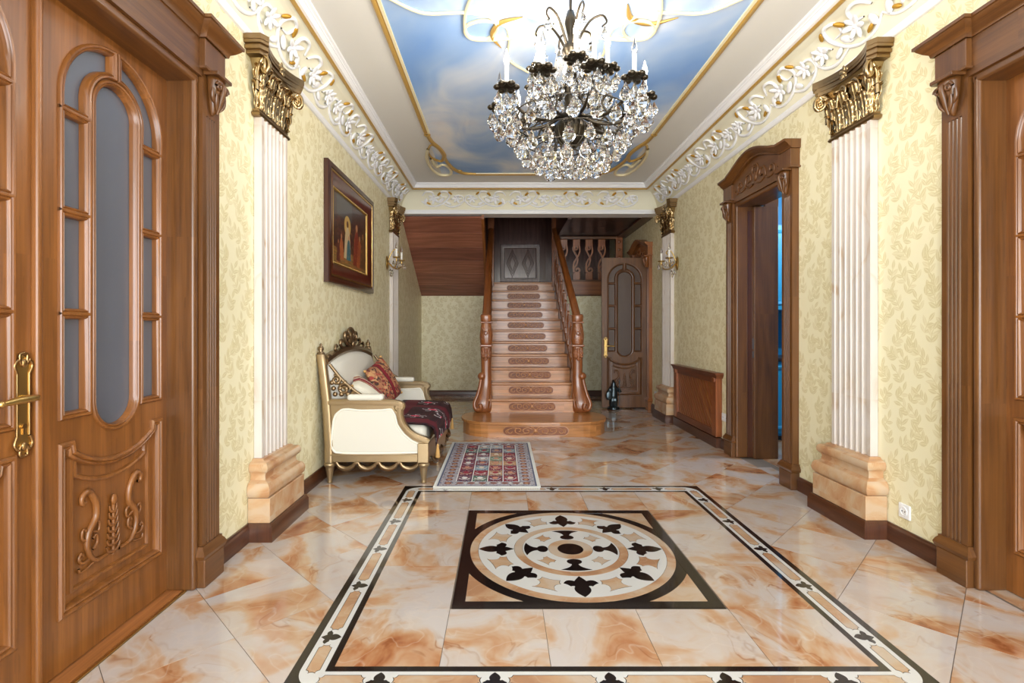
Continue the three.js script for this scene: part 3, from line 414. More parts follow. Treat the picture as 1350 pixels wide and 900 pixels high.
const volute = (r, turns, th) => { const p = spiral(0, 0, r, r * .16, PI / 2, -turns, 30); return [pipe([[-r * 1.6, -r * 2.6, 0], [-r * 1.5, -r * 1.2, 0], [-r * .95, r * .35, 0], ...p.map(([x, y]) => [x, y, 0])], (t) => th * (1 - .45 * t), 6, 70, 1.5), ball(r * .26, 0, 0, 0, 1, 1, 1.6)]; };
const P = {};
P.board = geo([sweepPlan(uPath(.5, .125), [[0, 0], [.022, 0], [.022, .075], [.014, .09], [.01, .1], [0, .1]].map(([o, h]) => [o, h])), box(.5, .1, .125, 0, .05, .0625)], { axis: 'x' });
P.plinth = geo([rbox(.5, .14, .125, .004, 0, .17, .0625)], { axis: 'x' });
P.base = geo([sweepPlan(uPath(.39, .062), [[0, .24], [.05, .242], [.062, .256], [.067, .28], [.062, .305], [.05, .322], [.036, .328], [.026, .336], [.022, .36], [.028, .376], [.036, .38], [.044, .392], [.046, .41], [.04, .428], [.028, .436], [.01, .44], [0, .45]]), box(.39, .21, .062, 0, .345, .031)], { axis: 'x' });
P.shaft = geo([flutedGeo(.35, .045, .45, 2.44, 6, .022, .012)]);
P.collar = geo([sweepPlan(uPath(.37, .055), [[0, 2.425], [.018, 2.427], [.026, 2.44], [.018, 2.452], [.008, 2.455], [.012, 2.468], [0, 2.47]]), box(.37, .045, .055, 0, 2.447, .0275)]);
P.bell = geo([sweepPlan(uPath(.34, .05), [[0, 2.46], [.002, 2.6], [.015, 2.68], [.05, 2.74], [.06, 2.75], [-.05, 2.75]]), box(.34, .29, .05, 0, 2.605, .025)]);
const abac = (k, y, h) => { const w = .3 - k, z = .2 - k; return new THREE.ExtrudeGeometry(poly([[-w, 0], [w, 0], [w, z - .045], [w - .045, z], ...arc(0, z + .24 + k * .4, .345, -PI / 2 + .8, -PI / 2 - .8, 14).map(([x, y2]) => [x * (w - .045) / (.345 * Math.sin(.8)), y2 - (z + .24 + k * .4 - .345 * Math.cos(.8)) + z]), [-w + .045, z], [-w, z - .045]].map(([x, q]) => [x, -q]).reverse()), { depth: h, bevelEnabled: false }).rotateX(-PI / 2).translate(0, y, 0); };
P.abacus = geo([abac(.03, 2.745, .022), abac(.015, 2.767, .02), abac(.022, 2.787, .008), abac(.004, 2.795, .018), abac(0, 2.813, .03)]);
P.leafA = geo([acanthus(.1, .15, .03, 2.6)]); P.leafB = geo([acanthus(.095, .23, .05, 2.6)]); P.vol = geo(volute(.05, 1.9, .013)); P.volS = geo(volute(.034, 1.7, .009)); P.volM = mirrorX(P.vol); P.volSM = mirrorX(P.volS);
P.rose = geo([...[0, 1, 2, 3, 4].map((k) => petal(.045, .03, k * 1.257 + .3, 0, 0, .0)), ball(.012, 0, 0, .008)]);
function pilaster(label, side, d) {
  const o = wallAt(thing('pilaster', label, 'pilaster', 'fluted wall pilasters'), side, d); o.position.x -= side * .002;
  const put = (n, g, m, par = o, x = 0, y = 0, z = 0, ry = 0, rx = 0) => { const q = mesh(n, g, m, par, { ready: true }); q.position.set(x, y, z); q.rotation.set(rx, ry, 0, 'YXZ'); return q; };
  put('base_board', P.board, M.dark); put('plinth', P.plinth, M.plinth); put('base_moulding', P.base, M.plinth); put('shaft', P.shaft, M.shaft);
  const c = sub(o, 'capital'); c.scale.z = .62; put('collar', P.collar, M.giltDark, c); put('bell', P.bell, M.gilt, c); put('abacus', P.abacus, M.giltDark, c);
  for (const x of [-.12, 0, .12]) put('acanthus_leaf', P.leafA, M.gilt, c, x, 2.465, .052);
  for (const x of [-.17, -.06, .06, .17]) put('acanthus_leaf', P.leafB, M.gilt, c, x, 2.465, .046);
  for (const s of [-1, 1]) { put('acanthus_leaf', P.leafA, M.gilt, c, s * .172, 2.465, .058, s * PI / 2); put('acanthus_leaf', P.leafB, M.gilt, c, s * .178, 2.465, .046, s * PI / 4); put('volute', s > 0 ? P.vol : P.volM, M.gilt, c, s * .225, 2.69, .135, -s * .75); put('volute', s > 0 ? P.vol : P.volM, M.gilt, c, s * .235, 2.69, .15, -s * 1.45); put('volute', s > 0 ? P.volSM : P.volS, M.gilt, c, s * .05, 2.695, .095); }
  put('rosette', P.rose, M.gilt, c, 0, 2.79, .13);
  return o;
}
pilaster('fluted marble pilaster with gilt capital between double door and framed painting', -1, 3.13);
pilaster('fluted marble pilaster with gilt capital and sconce beyond the white sofa', -1, 6.68);
pilaster('fluted marble pilaster with gilt capital between carved open doorway and wall socket', 1, 3.17);
pilaster('fluted marble pilaster with gilt capital and sconce beside the radiator cover', 1, 6.72);

// ---------------------------------------------------------------- doors
const LW = .685, LH = 2.36;
const paneSet = (() => {
  const S = []; const a = .112;
  S.push([...arc(0, .915, a, PI, 2 * PI, 14, .11), ...arc(0, 2.035, a, 0, PI, 18)]);
  for (const s of [-1, 1]) {
    for (const [y0, y1] of [[.885, 1.235], [1.25, 1.595], [1.61, 1.95]]) S.push(s > 0 ? [[.14, y0], [.25, y0], [.25, y1], [.14, y1]] : [[-.25, y0], [-.14, y0], [-.14, y1], [-.25, y1]]);
    const o = arc(0, 2.015, .25, 0, Math.acos(.016 / .25), 14), i = arc(0, 2.035, .142, Math.acos(.016 / .142), 0, 12), q = [[.14, 1.965], [.25, 1.965], ...o, ...i];
    S.push(s > 0 ? q : q.map(([x, y]) => [-x, y]).reverse());
  }
  return S;
})();
const lowPanel = (k) => { const x = .25 - k, y0 = .2 + k, y1 = .775 - k * 1.1, A = arc(0, 1.02 - k * .9, .345 + k * .3, -PI / 2 + .66, -PI / 2 - .66, 18).filter((p) => Math.abs(p[0]) < x - .01); return [[-x, y0], [x, y0], [x, y1], [A[0][0] + .004, y1], ...A.map(([px, py]) => [px, Math.min(py, y1)]), [A.at(-1)[0] - .004, y1], [-x, y1]]; };
const mould = [[-.014, 0], [-.014, .006], [-.009, .012], [-.003, .011], [0, .005], [.004, .009], [.009, .005], [.011, -.004], [.012, -.02]];
const D = {};
{
  const s = poly([[-LW / 2, 0], [LW / 2, 0], [LW / 2, LH], [-LW / 2, LH]]);
  for (const p of [...paneSet, lowPanel(0)]) s.holes.push(new THREE.Path(p.slice().reverse().map((q) => V2(...q))));
  D.body = geo([extr(s, .044, -.044)]);
  D.moulds = paneSet.map((p) => geo([sweep(p, mould, true)])); D.panes = paneSet.map((p) => geo([extr(poly(p), .005, -.026)]));
  D.pm = geo([sweep(lowPanel(0), mould.map(([o, h]) => [o * 1.25, h * 1.15]), true)]); D.board = geo([extr(poly(lowPanel(-.004)), .02, -.036)]);
  D.pm2 = geo([sweep(lowPanel(.05), [[-.008, -.016], [-.004, -.007], [.003, -.004], [.009, -.006], [.012, -.016]], true)]);
  const S = (p, r) => pipe(p.map(([x, y]) => [x, y, -.009]), r, 6, p.length * 3, .8);
  const swan = [S([[.03, .31], [.09, .315], [.125, .37], [.12, .43], [.085, .48], [.09, .54], [.125, .585], [.15, .57], [.148, .545], [.132, .548]], (t) => .006 + .009 * Math.sin(PI * clamp(t * .95 + .05))), S([[.1, .36], [.08, .38], [.085, .41], [.1, .4]], .006), S([[.12, .33], [.15, .33], [.165, .35], [.155, .365], [.145, .355]], .006), S([[.105, .43], [.075, .42], [.07, .45], [.085, .46]], .006), S([[.1, .31], [.13, .3], [.16, .3], [.165, .315]], .005), S([[.125, .4], [.15, .42], [.145, .45], [.13, .44]], .006)];
  const stem = [S([[0, .3], [0, .42], [0, .51]], .008)]; for (let k = 0; k < 7; k++) { const y = .31 + k * .026, w = .036 - k * .0028; stem.push(S([[0, y], [w * .7, y + .008], [w, y + .03]], (t) => .009 - .006 * t)); } stem.push(ball(.014, 0, .515, -.006, 1, 1.6, .6));
  D.carve = geo([...swan, ...swan.map(mirrorX), stem[0], stem.at(-1), ...stem.slice(1, -1), ...stem.slice(1, -1).map(mirrorX)]);
}
function leaf(parent, x, y, z, ry, glass, woodM, handleSide) {
  const L = sub(parent, 'door_leaf', x, y, z, ry), put = (n, g, m) => mesh(n, g, m, L, { ready: true });
  put('leaf_frame', D.body, woodM); D.moulds.forEach((g) => put('pane_moulding', g, woodM)); D.panes.forEach((g) => put('pane', g, glass)); put('panel_moulding', D.pm, woodM); put('lower_panel', D.board, woodM); put('panel_moulding', D.pm2, woodM); put('carving', D.carve, woodM);
  if (handleSide) {
    const HY = -.05, hx = handleSide * (LW / 2 - .055), s = -handleSide;
    const plate = new THREE.Shape(); plate.moveTo(-.022, -.11); plate.quadraticCurveTo(-.034, -.14, -.012, -.15); plate.quadraticCurveTo(0, -.172, .012, -.15); plate.quadraticCurveTo(.034, -.14, .022, -.11); plate.lineTo(.022, .1); plate.quadraticCurveTo(.036, .13, .014, .142); plate.quadraticCurveTo(0, .168, -.014, .142); plate.quadraticCurveTo(-.036, .13, -.022, .1);
    mesh('handle_plate', [extr(plate, .006, .001, .0015).translate(hx, 1.0, 0)], M.brass, L).position.y = HY;
    const orn = []; for (const [y0, q] of [[.118, 1], [-.122, -1]]) { orn.push(ball(.011, hx, 1 + y0 + q * .012, .009, 1, 1.3, .8)); for (const e of [-1, 1]) orn.push(pipe([[hx + e * .022, 1 + y0 - q * .02, .008], [hx + e * .03, 1 + y0 + q * .006, .009], [hx + e * .018, 1 + y0 + q * .022, .01], [hx + e * .01, 1 + y0 + q * .01, .01]], .0055, 5, 14), pipe([[hx + e * .012, 1 + y0 + q * .02, .009], [hx + e * .012, 1 + y0 + q * .04, .009], [hx, 1 + y0 + q * .044, .009]], .005, 5, 10)); }
    for (const e of [-1, 1]) orn.push(pipe([[hx + e * .021, .9, .008], [hx + e * .021, 1.1, .008]], .004, 5, 4)); mesh('handle_ornament', orn, M.antique, L).position.y = HY;
    mesh('lever', [cyl(.009, .009, .05, 0, 0, 0, 10).rotateX(PI / 2).translate(hx, 1.02, .03), pipe([[hx, 1.02, .052], [hx + s * .02, 1.021, .056], [hx + s * .07, 1.02, .056], [hx + s * .115, 1.016, .054]], (t) => .008 + .004 * Math.sin(PI * t), 8, 20), ball(.011, hx + s * .118, 1.016, .054)], M.brass, L).position.y = HY;
    mesh('keyhole', [cyl(.008, .008, .012, 0, 0, 0, 10).rotateX(PI / 2).translate(hx, .93, .008), box(.006, .022, .01, hx, .915, .006)], M.antique, L).position.y = HY;
  }
  return L;
}
const corbel = geo([loft([[0, 0, .006, .004, .004], [.015, 0, .014, .016, .014], [.06, 0, .018, .03, .02], [.11, 0, .026, .042, .028], [.15, 0, .028, .046, .032], [.17, 0, .026, .05, .03], [.172, 0, .026, .002, .002]], 18, 3), rbox(.125, .018, .07, .004, 0, .178, .035), ...[-1, 1].flatMap((k) => [pipe(spiral(k * .03, .125, .022, .006, k > 0 ? 0 : PI, k * 1.3).map(([x, y]) => [x, y, .056]), .007, 6, 30), pipe([[k * .008, .02, .034], [k * .026, .05, .042], [k * .036, .09, .05]], (t) => .004 + .007 * Math.sin(PI * t), 6, 12), pipe([[k * .02, .045, .034], [k * .044, .075, .034], [k * .05, .115, .04]], (t) => .004 + .007 * Math.sin(PI * t), 6, 12)]), pipe([[0, .005, .03], [0, .06, .046], [0, .13, .064], [0, .15, .058]], (t) => .005 + .009 * Math.sin(PI * t), 6, 14)]);
function casing(o, w, { arch = false, deep = .16, mat = M.casing, pw = .15 } = {}) {
  const h = DOORH, flute = geo([flutedGeo(pw - .01, .05, .19, 2.2, 4, .028, .008)]), plain2 = geo([box(pw - .01, .2, .05, 0, 2.3, .025)]);
  const pb = geo([rbox(pw + .015, .13, .068, .006, 0, .065, .034), sweepPlan(uPath(pw + .0, .052), [[0, .13], [.016, .132], [.022, .15], [.014, .17], [.006, .18], [.006, .19], [0, .19]]), box(pw, .06, .052, 0, .16, .026)], { axis: 'x' });
  for (const s of [-1, 1]) {
    const x = s * (w / 2 + pw / 2), put = (n, g) => { const q = mesh(n, g, mat, o, { ready: true }); q.position.x = x; return q; };
    put('fluted_post', flute); put('post_head', plain2); put('plinth_block', pb); const c = put('corbel', corbel); c.position.set(x, 2.215, .048);
    mesh('jamb', [rbox(.035, h, deep + .035, .014, s * (w / 2 + .0 - .0175), h / 2, .035 - (deep + .035) / 2)], mat, o); 
  }
  mesh('lintel', [rbox(w + .01, .045, deep + .035, .014, 0, h - .0225 + .005, .035 - (deep + .035) / 2), box(w + .02, .035, .05, 0, 2.385, .025)], mat, o, { axis: 'x' });
  const H0 = 2.4, H1 = 2.54, e = w / 2 + pw;
  for (const s of [-1, 1]) mesh('header_block', [rbox(pw + .02, H1 - H0, .072, .003, s * (w / 2 + pw / 2), (H0 + H1) / 2, .036), sweepPlan([[s * (w / 2 + pw / 2) - pw / 2 - .012, 0], [s * (w / 2 + pw / 2) - pw / 2 - .012, .074], [s * (w / 2 + pw / 2) + pw / 2 + .012, .074], [s * (w / 2 + pw / 2) + pw / 2 + .012, 0]], [[0, 2.396], [.008, 2.398], [.01, 2.408], [0, 2.412]])], mat, o);
  if (!arch) {
    mesh('frieze', [box(w - .01, H1 - H0, .045, 0, (H0 + H1) / 2, .0225)], mat, o, { axis: 'x' });
    mesh('crown', [sweepPlan([[-e - .015, 0], [-e - .015, .075], [-w / 2 + .012, .075], [-w / 2 + .012, .045], [w / 2 - .012, .045], [w / 2 - .012, .075], [e + .015, .075], [e + .015, 0]], [[0, H1], [.008, H1], [.012, H1 + .016], [.03, H1 + .03], [.048, H1 + .05], [.052, H1 + .058], [.06, H1 + .06], [.06, H1 + .075], [-.05, H1 + .078], [-.06, H1]])], mat, o, { axis: 'x' });
  } else {
    const top = [[-e - .02, H1], [-w / 2 - .0, H1 + .005]]; for (let i = 0; i <= 16; i++) { const t = i / 16 * 2 - 1; top.push([t * (w / 2 - .03), H1 + .02 + .1 * Math.pow(Math.cos(t * PI / 2), 1.3)]); } top.push([w / 2, H1 + .005], [e + .02, H1]);
    mesh('frieze', [extr(poly([[-e, H0], [e, H0], [e, H1], ...top.slice(1, -1).reverse(), [-e, H1]]), .048)], mat, o, { axis: 'x' });
    mesh('crown', [sweep(top, [[0, 0], [0, .072], [.012, .076], [.018, .088], [.036, .102], [.046, .116], [.05, .122], [.066, .124], [.066, 0]])], mat, o, { axis: 'x' });
    const S = (p, r) => pipe(p.map(([x, y]) => [x, y, .05]), r, 6, 40, .9), c = [], k = w / .83;
    c.push(S([[.03, 2.44], [.1, 2.43], [.17, 2.47], [.15, 2.54], [.09, 2.54], [.08, 2.49], [.12, 2.48]], .0085), S([[.15, 2.46], [.23, 2.43], [.3, 2.45], [.31, 2.5], [.26, 2.52], [.24, 2.48], [.27, 2.47]], .008), S([[.02, 2.5], [.05, 2.56], [.03, 2.6], [0, 2.58]], .008), S([[.3, 2.44], [.34, 2.43], [.37, 2.45], [.355, 2.47]], .006));
    mesh('carving', [...c, ...c.map(mirrorX), ball(.03, 0, 2.5, .05, 1, 1.4, .4)].map((g) => g.scale(k, 1, 1)), mat, o);
  }
}
const door1 = wallAt(struct('door_1', 'carved wooden double door with slate glass panes and brass lever handle', 'door'), -1, (OA + OB) / 2);
casing(door1, OB - OA, { deep: .2, mat: M.casing });
leaf(door1, LW / 2 - .0, .01, -.09, 0, M.glass, M.door, 0); leaf(door1, -LW / 2, .01, -.09, 0, M.glass, M.door, 1);
mesh('astragal', [rbox(.026, LH - .02, .03, .012, -.008, 1.19, -.082)], M.door, door1);
mesh('threshold', [box(OB - OA, .012, .16, 0, -.001, -.1)], M.threshold, door1, { axis: 'x' }); mesh('brass_strip', [box(OB - OA, .005, .012, 0, .003, -.008)], M.brass, door1);
const door2 = wallAt(struct('door_2', 'carved wooden double door with slate glass panes on the socket wall', 'door'), 1, (OA + OB) / 2);
casing(door2, OB - OA, { deep: .2 }); leaf(door2, LW / 2, .01, -.09, 0, M.glass, M.door, 0); leaf(door2, -LW / 2, .01, -.09, 0, M.glass, M.door, 1);
mesh('threshold', [box(OB - OA, .012, .16, 0, -.001, -.1)], M.tan, door2);
const door3 = wallAt(struct('door_3', 'open doorway with arched carved wooden pediment leading to a turquoise room', 'doorway'), 1, (MA + MB) / 2);
casing(door3, MB - MA, { arch: true, deep: .2 });
{ const L = sub(door3, 'door_leaf', -(MB - MA) / 2 + .06, 0, -.11); mesh('leaf_panel', [rbox(.042, 2.325, .222, .006, 0, 1.163, -.111), box(.04, .1, .12, 0, 2.37, -.162)], M.casing, L); mesh('lock_plate', [box(.03, .1, .004, 0, 1.06, .001), box(.03, .06, .004, 0, .96, .001)], M.plasticDark, L); mesh('hinge_stile', [box(.03, 2.28, .05, -.03, 1.15, .02)], M.dark, L); mesh('floor_slab', [box(MB - MA, .02, .24, (MB - MA) / 2 - .06, -.011, .0)], M.tile, door3); }
const door4 = wallAt(struct('door_4', 'open carved wooden door with dark glass panes beside the staircase', 'door'), 1, (FA + FB) / 2);
casing(door4, FB - FA, { arch: true, deep: .2, pw: .12, mat: M.stairDark });
door4.scale.set(1, .95, 1);
leaf(door4, (FB - FA) / 2 - .02, .02, .03 + LW / 2, PI / 2, M.glassDark, M.casing, -1).rotation.y = PI / 2;
tag(mesh('wall_closet', [span(XR + .2, 3.4, 0, 2.6, -FA + .3, -FA + .2), span(XR + .2, 3.4, 0, 2.6, -FB - .3, -FB - .2), span(3.4, 3.5, 0, 2.6, -FA + .3, -FB - .3), span(XR + .2, 3.5, 2.6, 2.7, -FA + .3, -FB - .3), span(XR, 3.5, -.1, 0, -FA + .3, -FB - .3)], M.plaster), 'plain walls of the unlit room behind the far door', 'wall', null, 'structure');

// turquoise room beyond the open doorway
tag(mesh('wall_kitchen', [span(XR + TH, 4.7, 0, 2.8, -2.9, -3), span(XR + TH, 4.7, 0, 2.8, -6, -6.1), span(4.6, 4.7, 0, 2.8, -3, -6), span(XR + TH, 4.7, 2.8, 2.9, -3, -6)], M.teal), 'turquoise walls of the room beyond the open doorway', 'wall', null, 'structure');
tag(mesh('floor_kitchen', [span(XR + .19, 4.7, -.1, 0, -3, -6)], M.tan), 'stone floor of the room beyond the open doorway', 'floor', null, 'structure');
for (const [k, x] of [2.6, 3.2, 3.8].entries()) {
  const words = ['closest to the doorway', 'in the middle of the run', 'at the far end of the run'][k];
  const lo = thing('base_cabinet', 'turquoise base cabinet under the dark worktop, ' + words, 'cabinet', 'turquoise cabinets', x + .3, 0, -5.72); mesh('body', [box(.598, .8, .5, 0, .45, 0)], M.teal, lo); mesh('kickplate', [box(.59, .05, .44, 0, .025, -.02)], M.counter, lo); const dr = mesh('cabinet_door', [box(.58, .76, .02, 0, .46, .26), sweep([[-.22, .14], [.22, .14], [.22, .78], [-.22, .78]], [[-.02, .27], [-.01, .285], [.01, .28], [.02, .27]], true)], M.tealLight, lo); mesh('knob', [ball(.014, .24, .74, .285)], M.brass, dr);
  const up = thing('wall_cabinet', 'turquoise wall cabinet above the dark worktop, ' + words, 'cabinet', 'turquoise wall cabinets', x + .3, 1.4, -5.82); mesh('body', [box(.598, .95, .34, 0, .475, 0)], M.teal, up); const d2 = mesh('cabinet_door', [box(.58, .93, .02, 0, .475, .18), sweep([[-.22, .08], [.22, .08], [.22, .87], [-.22, .87]], [[-.02, .19], [-.01, .205], [.01, .2], [.02, .19]], true)], M.tealLight, up); mesh('knob', [ball(.014, -.24, .14, .205)], M.brass, d2);
}
tag(mesh('worktop', [rbox(1.84, .04, .56, .006, 3.5, .872, -5.71)], M.counter), 'dark worktop running over the turquoise base cabinets', 'worktop');
{ const l = thing('ceiling_lamp', 'white round ceiling lamp in the turquoise room', 'lamp', null, 3.4, 2.8, -4.6); mesh('base_plate', [cyl(.16, .16, .03, 0, -.015)], M.white, l); mesh('shade', [ball(.15, 0, -.04, 0, 1, .35, 1, 18)], M.lampGlass, l); const p = new THREE.PointLight('#ffffff', 9); p.position.set(0, -.16, 0); p.castShadow = true; l.add(p); }

// ---------------------------------------------------------------- staircase
const RISE = .169, RUN = .282, S0 = 6.28, SXL = -.17, SXR = .91, SXC = .37;
const stair = thing('staircase', 'carved wooden staircase with scrolled newel posts and wide rounded bottom step', 'staircase');
const carveG = (() => {                   // oval frame with mirrored scrolls, 1 wide unit
  const S = (p, r) => pipe(p.map(([x, y]) => [x, y, 0]), r, 5, p.length * 3, .8), c = [];
  const st = [...arc(.24, 0, .05, -PI / 2, PI / 2, 8), ...arc(-.24, 0, .05, PI / 2, 1.5 * PI, 8)];
  c.push(sweep(st, [[-.004, 0], [-.003, .006], [.003, .006], [.004, 0]], true));
  const half = [S([[.03, .02], [.07, .035], [.11, .015], [.1, -.02], [.065, -.02], [.06, .005], [.08, .01]], .0055), S([[.09, -.03], [.14, -.035], [.18, -.01], [.175, .025], [.14, .028], [.13, .002], [.15, -.005]], .0055), S([[.16, .03], [.2, .034], [.24, .015], [.245, -.015], [.22, -.025], [.205, -.005]], .005), S([[.01, .0], [.03, -.03], [.055, -.036]], .006), S([[.01, .01], [.02, .035], [.04, .042]], .005), S([[.24, .02], [.262, .0], [.255, -.025]], .0045)];
  c.push(...half, ...half.map(mirrorX), ball(.014, 0, 0, .002, 1, 1.7, .5));
  return geo(c, { axis: 'x' });
})();
const fieldG = geo([extr(poly([...arc(.24, 0, .05, -PI / 2, PI / 2, 8), ...arc(-.24, 0, .05, PI / 2, 1.5 * PI, 8)]), .0015)], { axis: 'x' });
const carve = (par, x, y, z, k = 1) => { const f = mesh('carved_field', fieldG, M.field, par, { ready: true }); f.position.set(x, y, z); f.scale.set(k, 1, 1); const m = mesh('carving', carveG, M.stair, par, { ready: true }); m.position.set(x, y, z); m.scale.set(k, 1, 1); return m; };
{ // bottom step, rounded ends
  const w0 = SXC - .83, w1 = SXC + .83, out = (k) => { const q = []; q.push(...arc(w1 - .3, 6.02, .3 + k, PI / 2 * .98, -PI / 2, 12, .38 + k).map(([x, d]) => [x, d])); q.push(...[.75, .5, .25].map((t) => [lerp(w0 + .3, w1 - .3, t), 5.64 - k - .02])); q.push(...arc(w0 + .3, 6.02, .3 + k, -PI / 2, -PI * 1.49, 12, .38 + k)); return q.map(([x, d]) => [x, d]); };
  const flatS = (pts, y0, y1, b) => new THREE.ExtrudeGeometry(poly(pts), { depth: y1 - y0, bevelEnabled: b > 0, bevelSize: b, bevelThickness: b, bevelOffset: -b, bevelSegments: 2 }).rotateX(-PI / 2).translate(0, y0, 0);
  const step = sub(stair, 'bottom_step'); mesh('riser', [flatS(out(0), .0, RISE - .032, 0)], M.stair, step, { axis: 'x' }); mesh('tread', [flatS(out(.02), RISE - .026, RISE - .006, .006)], M.stair, step, { axis: 'x' }); carve(step, SXC, .072, -5.618, 1.25);
}
for (let k = 1; k < 12; k++) {
  const d = S0 + (k - 1) * RUN, y = k * RISE, st = sub(stair, 'step', 0, 0, 0);
  mesh('riser', [span(SXL, SXR, y - .01, y + RISE - .03, -d, -d - .02)], M.stair, st, { axis: 'x' });
  if (k < 11) mesh('tread', [rbox(SXR - SXL, .034, RUN + .05, .014, SXC, y + RISE - .017, -d - RUN / 2 + .01)], M.stair, st, { axis: 'x' }); else mesh('tread', [rbox(SXR - SXL, .034, .1, .014, SXC, y + RISE - .017, -d - .025)], M.stair, st, { axis: 'x' });
  carve(st, SXC, y + .07, -d + .001);
}
const stringer = (x) => { const s = poly([[S0, RISE], [S0 + 10 * RUN, RISE * 11], [S0 + 10 * RUN, RISE * 12.2], [S0 + .0, RISE * 2.4]]); return new THREE.ExtrudeGeometry(s, { depth: .05, bevelEnabled: false }).rotateY(PI / 2).translate(x, 0, 0); };
for (const x of [SXL - .055, SXR + .005]) { mesh('stringer', [stringer(x)], M.stairDark, stair, { axis: 'z' }); mesh('side_panel', [new THREE.ExtrudeGeometry(poly([[S0, 0], [9.08, 0], [9.08, RISE * 11], [S0 + 10 * RUN, RISE * 11], [S0, RISE]]), { depth: .03, bevelEnabled: false }).rotateY(PI / 2).translate(x + .01, 0, 0)], M.stairDark, stair, { axis: 'z' }); }
// S-scroll balusters
const balG = (H) => { const f = H / .76, S = (p) => { const c = new THREE.CatmullRomCurve3(p.map(([x, y]) => V3(x, y * f, 0))).getPoints(60).map((q) => [q.x, q.y]); return sweep(c, [[-.014, -.017], [-.014, .017], [.014, .017], [.014, -.017], [-.014, -.017]]); };
  return geo([rbox(.13, .13 * f, .034, .006, 0, .065 * f, 0), rbox(.13, .13 * f, .034, .006, 0, H - .065 * f, 0), S([[-.015, .615], [-.035, .59], [-.02, .565], [.01, .575], [.02, .61], [-.01, .64], [-.05, .625], [-.06, .58], [-.035, .52], [.02, .4], [.0, .28], [-.05, .2], [-.02, .14], [.03, .135], [.058, .175], [.035, .215], [.0, .205], [.0, .175]].map(([x, y]) => [x, y])), S([[.05, .64], [.06, .56], [.045, .48], [.0, .4], [-.04, .33], [-.055, .25], [-.05, .14]])]); };
const BAL = balG(.72), BALS = balG(.62);
for (const [x] of [[SXL - .03], [SXR + .03]]) {
  for (let k = 1; k < 11; k++) { const b = mesh('baluster', BALS, M.newel, stair, { ready: true }); b.position.set(x, RISE * (k + 1.55), -(S0 + (k - .35) * RUN)); b.rotation.y = PI / 2; b.matrixAutoUpdate = true; }
  const y0 = 1.33, y1 = y0 + .6 * 2.72; mesh('handrail', [(() => { const pr = [[-.045, 0], [-.05, .03], [-.035, .055], [0, .065], [.035, .055], [.05, .03], [.045, 0], [-.045, 0]]; return new THREE.ExtrudeGeometry(poly(pr), { depth: Math.hypot(2.72, y1 - y0), bevelEnabled: false }).rotateY(PI).rotateX(Math.atan2(y1 - y0, 2.72)).translate(x, y0, -6.42); })()], M.rail, stair, { axis: 'z' });
  mesh('top_post', [rbox(.11, 1.35, .11, .01, x, 2.62, -9.13), rbox(.14, .06, .14, .01, x, 3.3, -9.13)], M.newel, stair);
}
function newel(s, x) {                      // s = +1: foot scroll to the right
  const o = sub(stair, 'newel_post', x, RISE, -6.38);
  const rows = [[0, .03, 0, .1, .12], [.015, .036, 0, .118, .14], [.06, .042, 0, .128, .155], [.13, .04, 0, .122, .15], [.2, .026, 0, .1, .125], [.28, .012, 0, .08, .1], [.35, .004, 0, .07, .088], [.42, 0, 0, .066, .084], [.5, 0, 0, .062, .08], [.62, 0, 0, .064, .08], [.72, 0, 0, .07, .082], [.79, 0, 0, .072, .084], [.81, 0, 0, .06, .072], [.83, 0, 0, .06, .072], [.85, 0, 0, .075, .088], [.95, 0, 0, .082, .095], [1.05, 0, 0, .068, .082], [1.1, 0, 0, .06, .072], [1.115, 0, 0, .06, .072], [1.13, 0, 0, .07, .085], [1.19, 0, 0, .073, .087], [1.21, 0, 0, .062, .076], [1.215, 0, 0, .002, .002]];
  const mir = (g) => s > 0 ? g : mirrorX(g); mesh('post_body', [mir(loft(rows, 24, 3))], M.newel, o);
  mesh('scroll_ball', [mir(ball(.056, .05, .44, .05, 1, .9, 1, 14)), mir(pipe([[.06, .4, .085], [.075, .32, .1], [.1, .22, .12], [.14, .1, .14], [.11, .04, .15], [.06, .06, .158], [.07, .11, .158]], (t) => .022 + .006 * t, 7, 36))], M.newel, o);
  mesh('collar', [rbox(.155, .03, .18, .012, 0, .82, 0), rbox(.145, .018, .17, .008, 0, 1.108, 0), pipe([[-.05, .9, .09], [-.02, .99, .1], [.02, .99, .1], [.05, .9, .09]], .009, 6, 16), pipe([[-.045, 1.04, .078], [-.0, .95, .1], [.045, 1.04, .078]], .009, 6, 14)], M.newel, o);
  const lf = []; for (const [dx, h, y] of [[0, .13, .79], [-.03, .1, .79], [.03, .1, .79]]) lf.push(acanthus(.06, h * 1.15, .014, 1.6).rotateZ(PI).translate(dx, y, .086)); for (let k = 0; k < 5; k++) lf.push(pipe([[.0 - .06 + k * .03, .24 - k * .01, .1], [-.06 + k * .034, .15, .13], [-.05 + k * .036, .06, .148]], (t) => .004 + .009 * Math.sin(PI * t), 5, 10)); mesh('carving', lf.map(mir), M.newel, o);
}
newel(-1, SXL - .03); newel(1, SXR + .03);

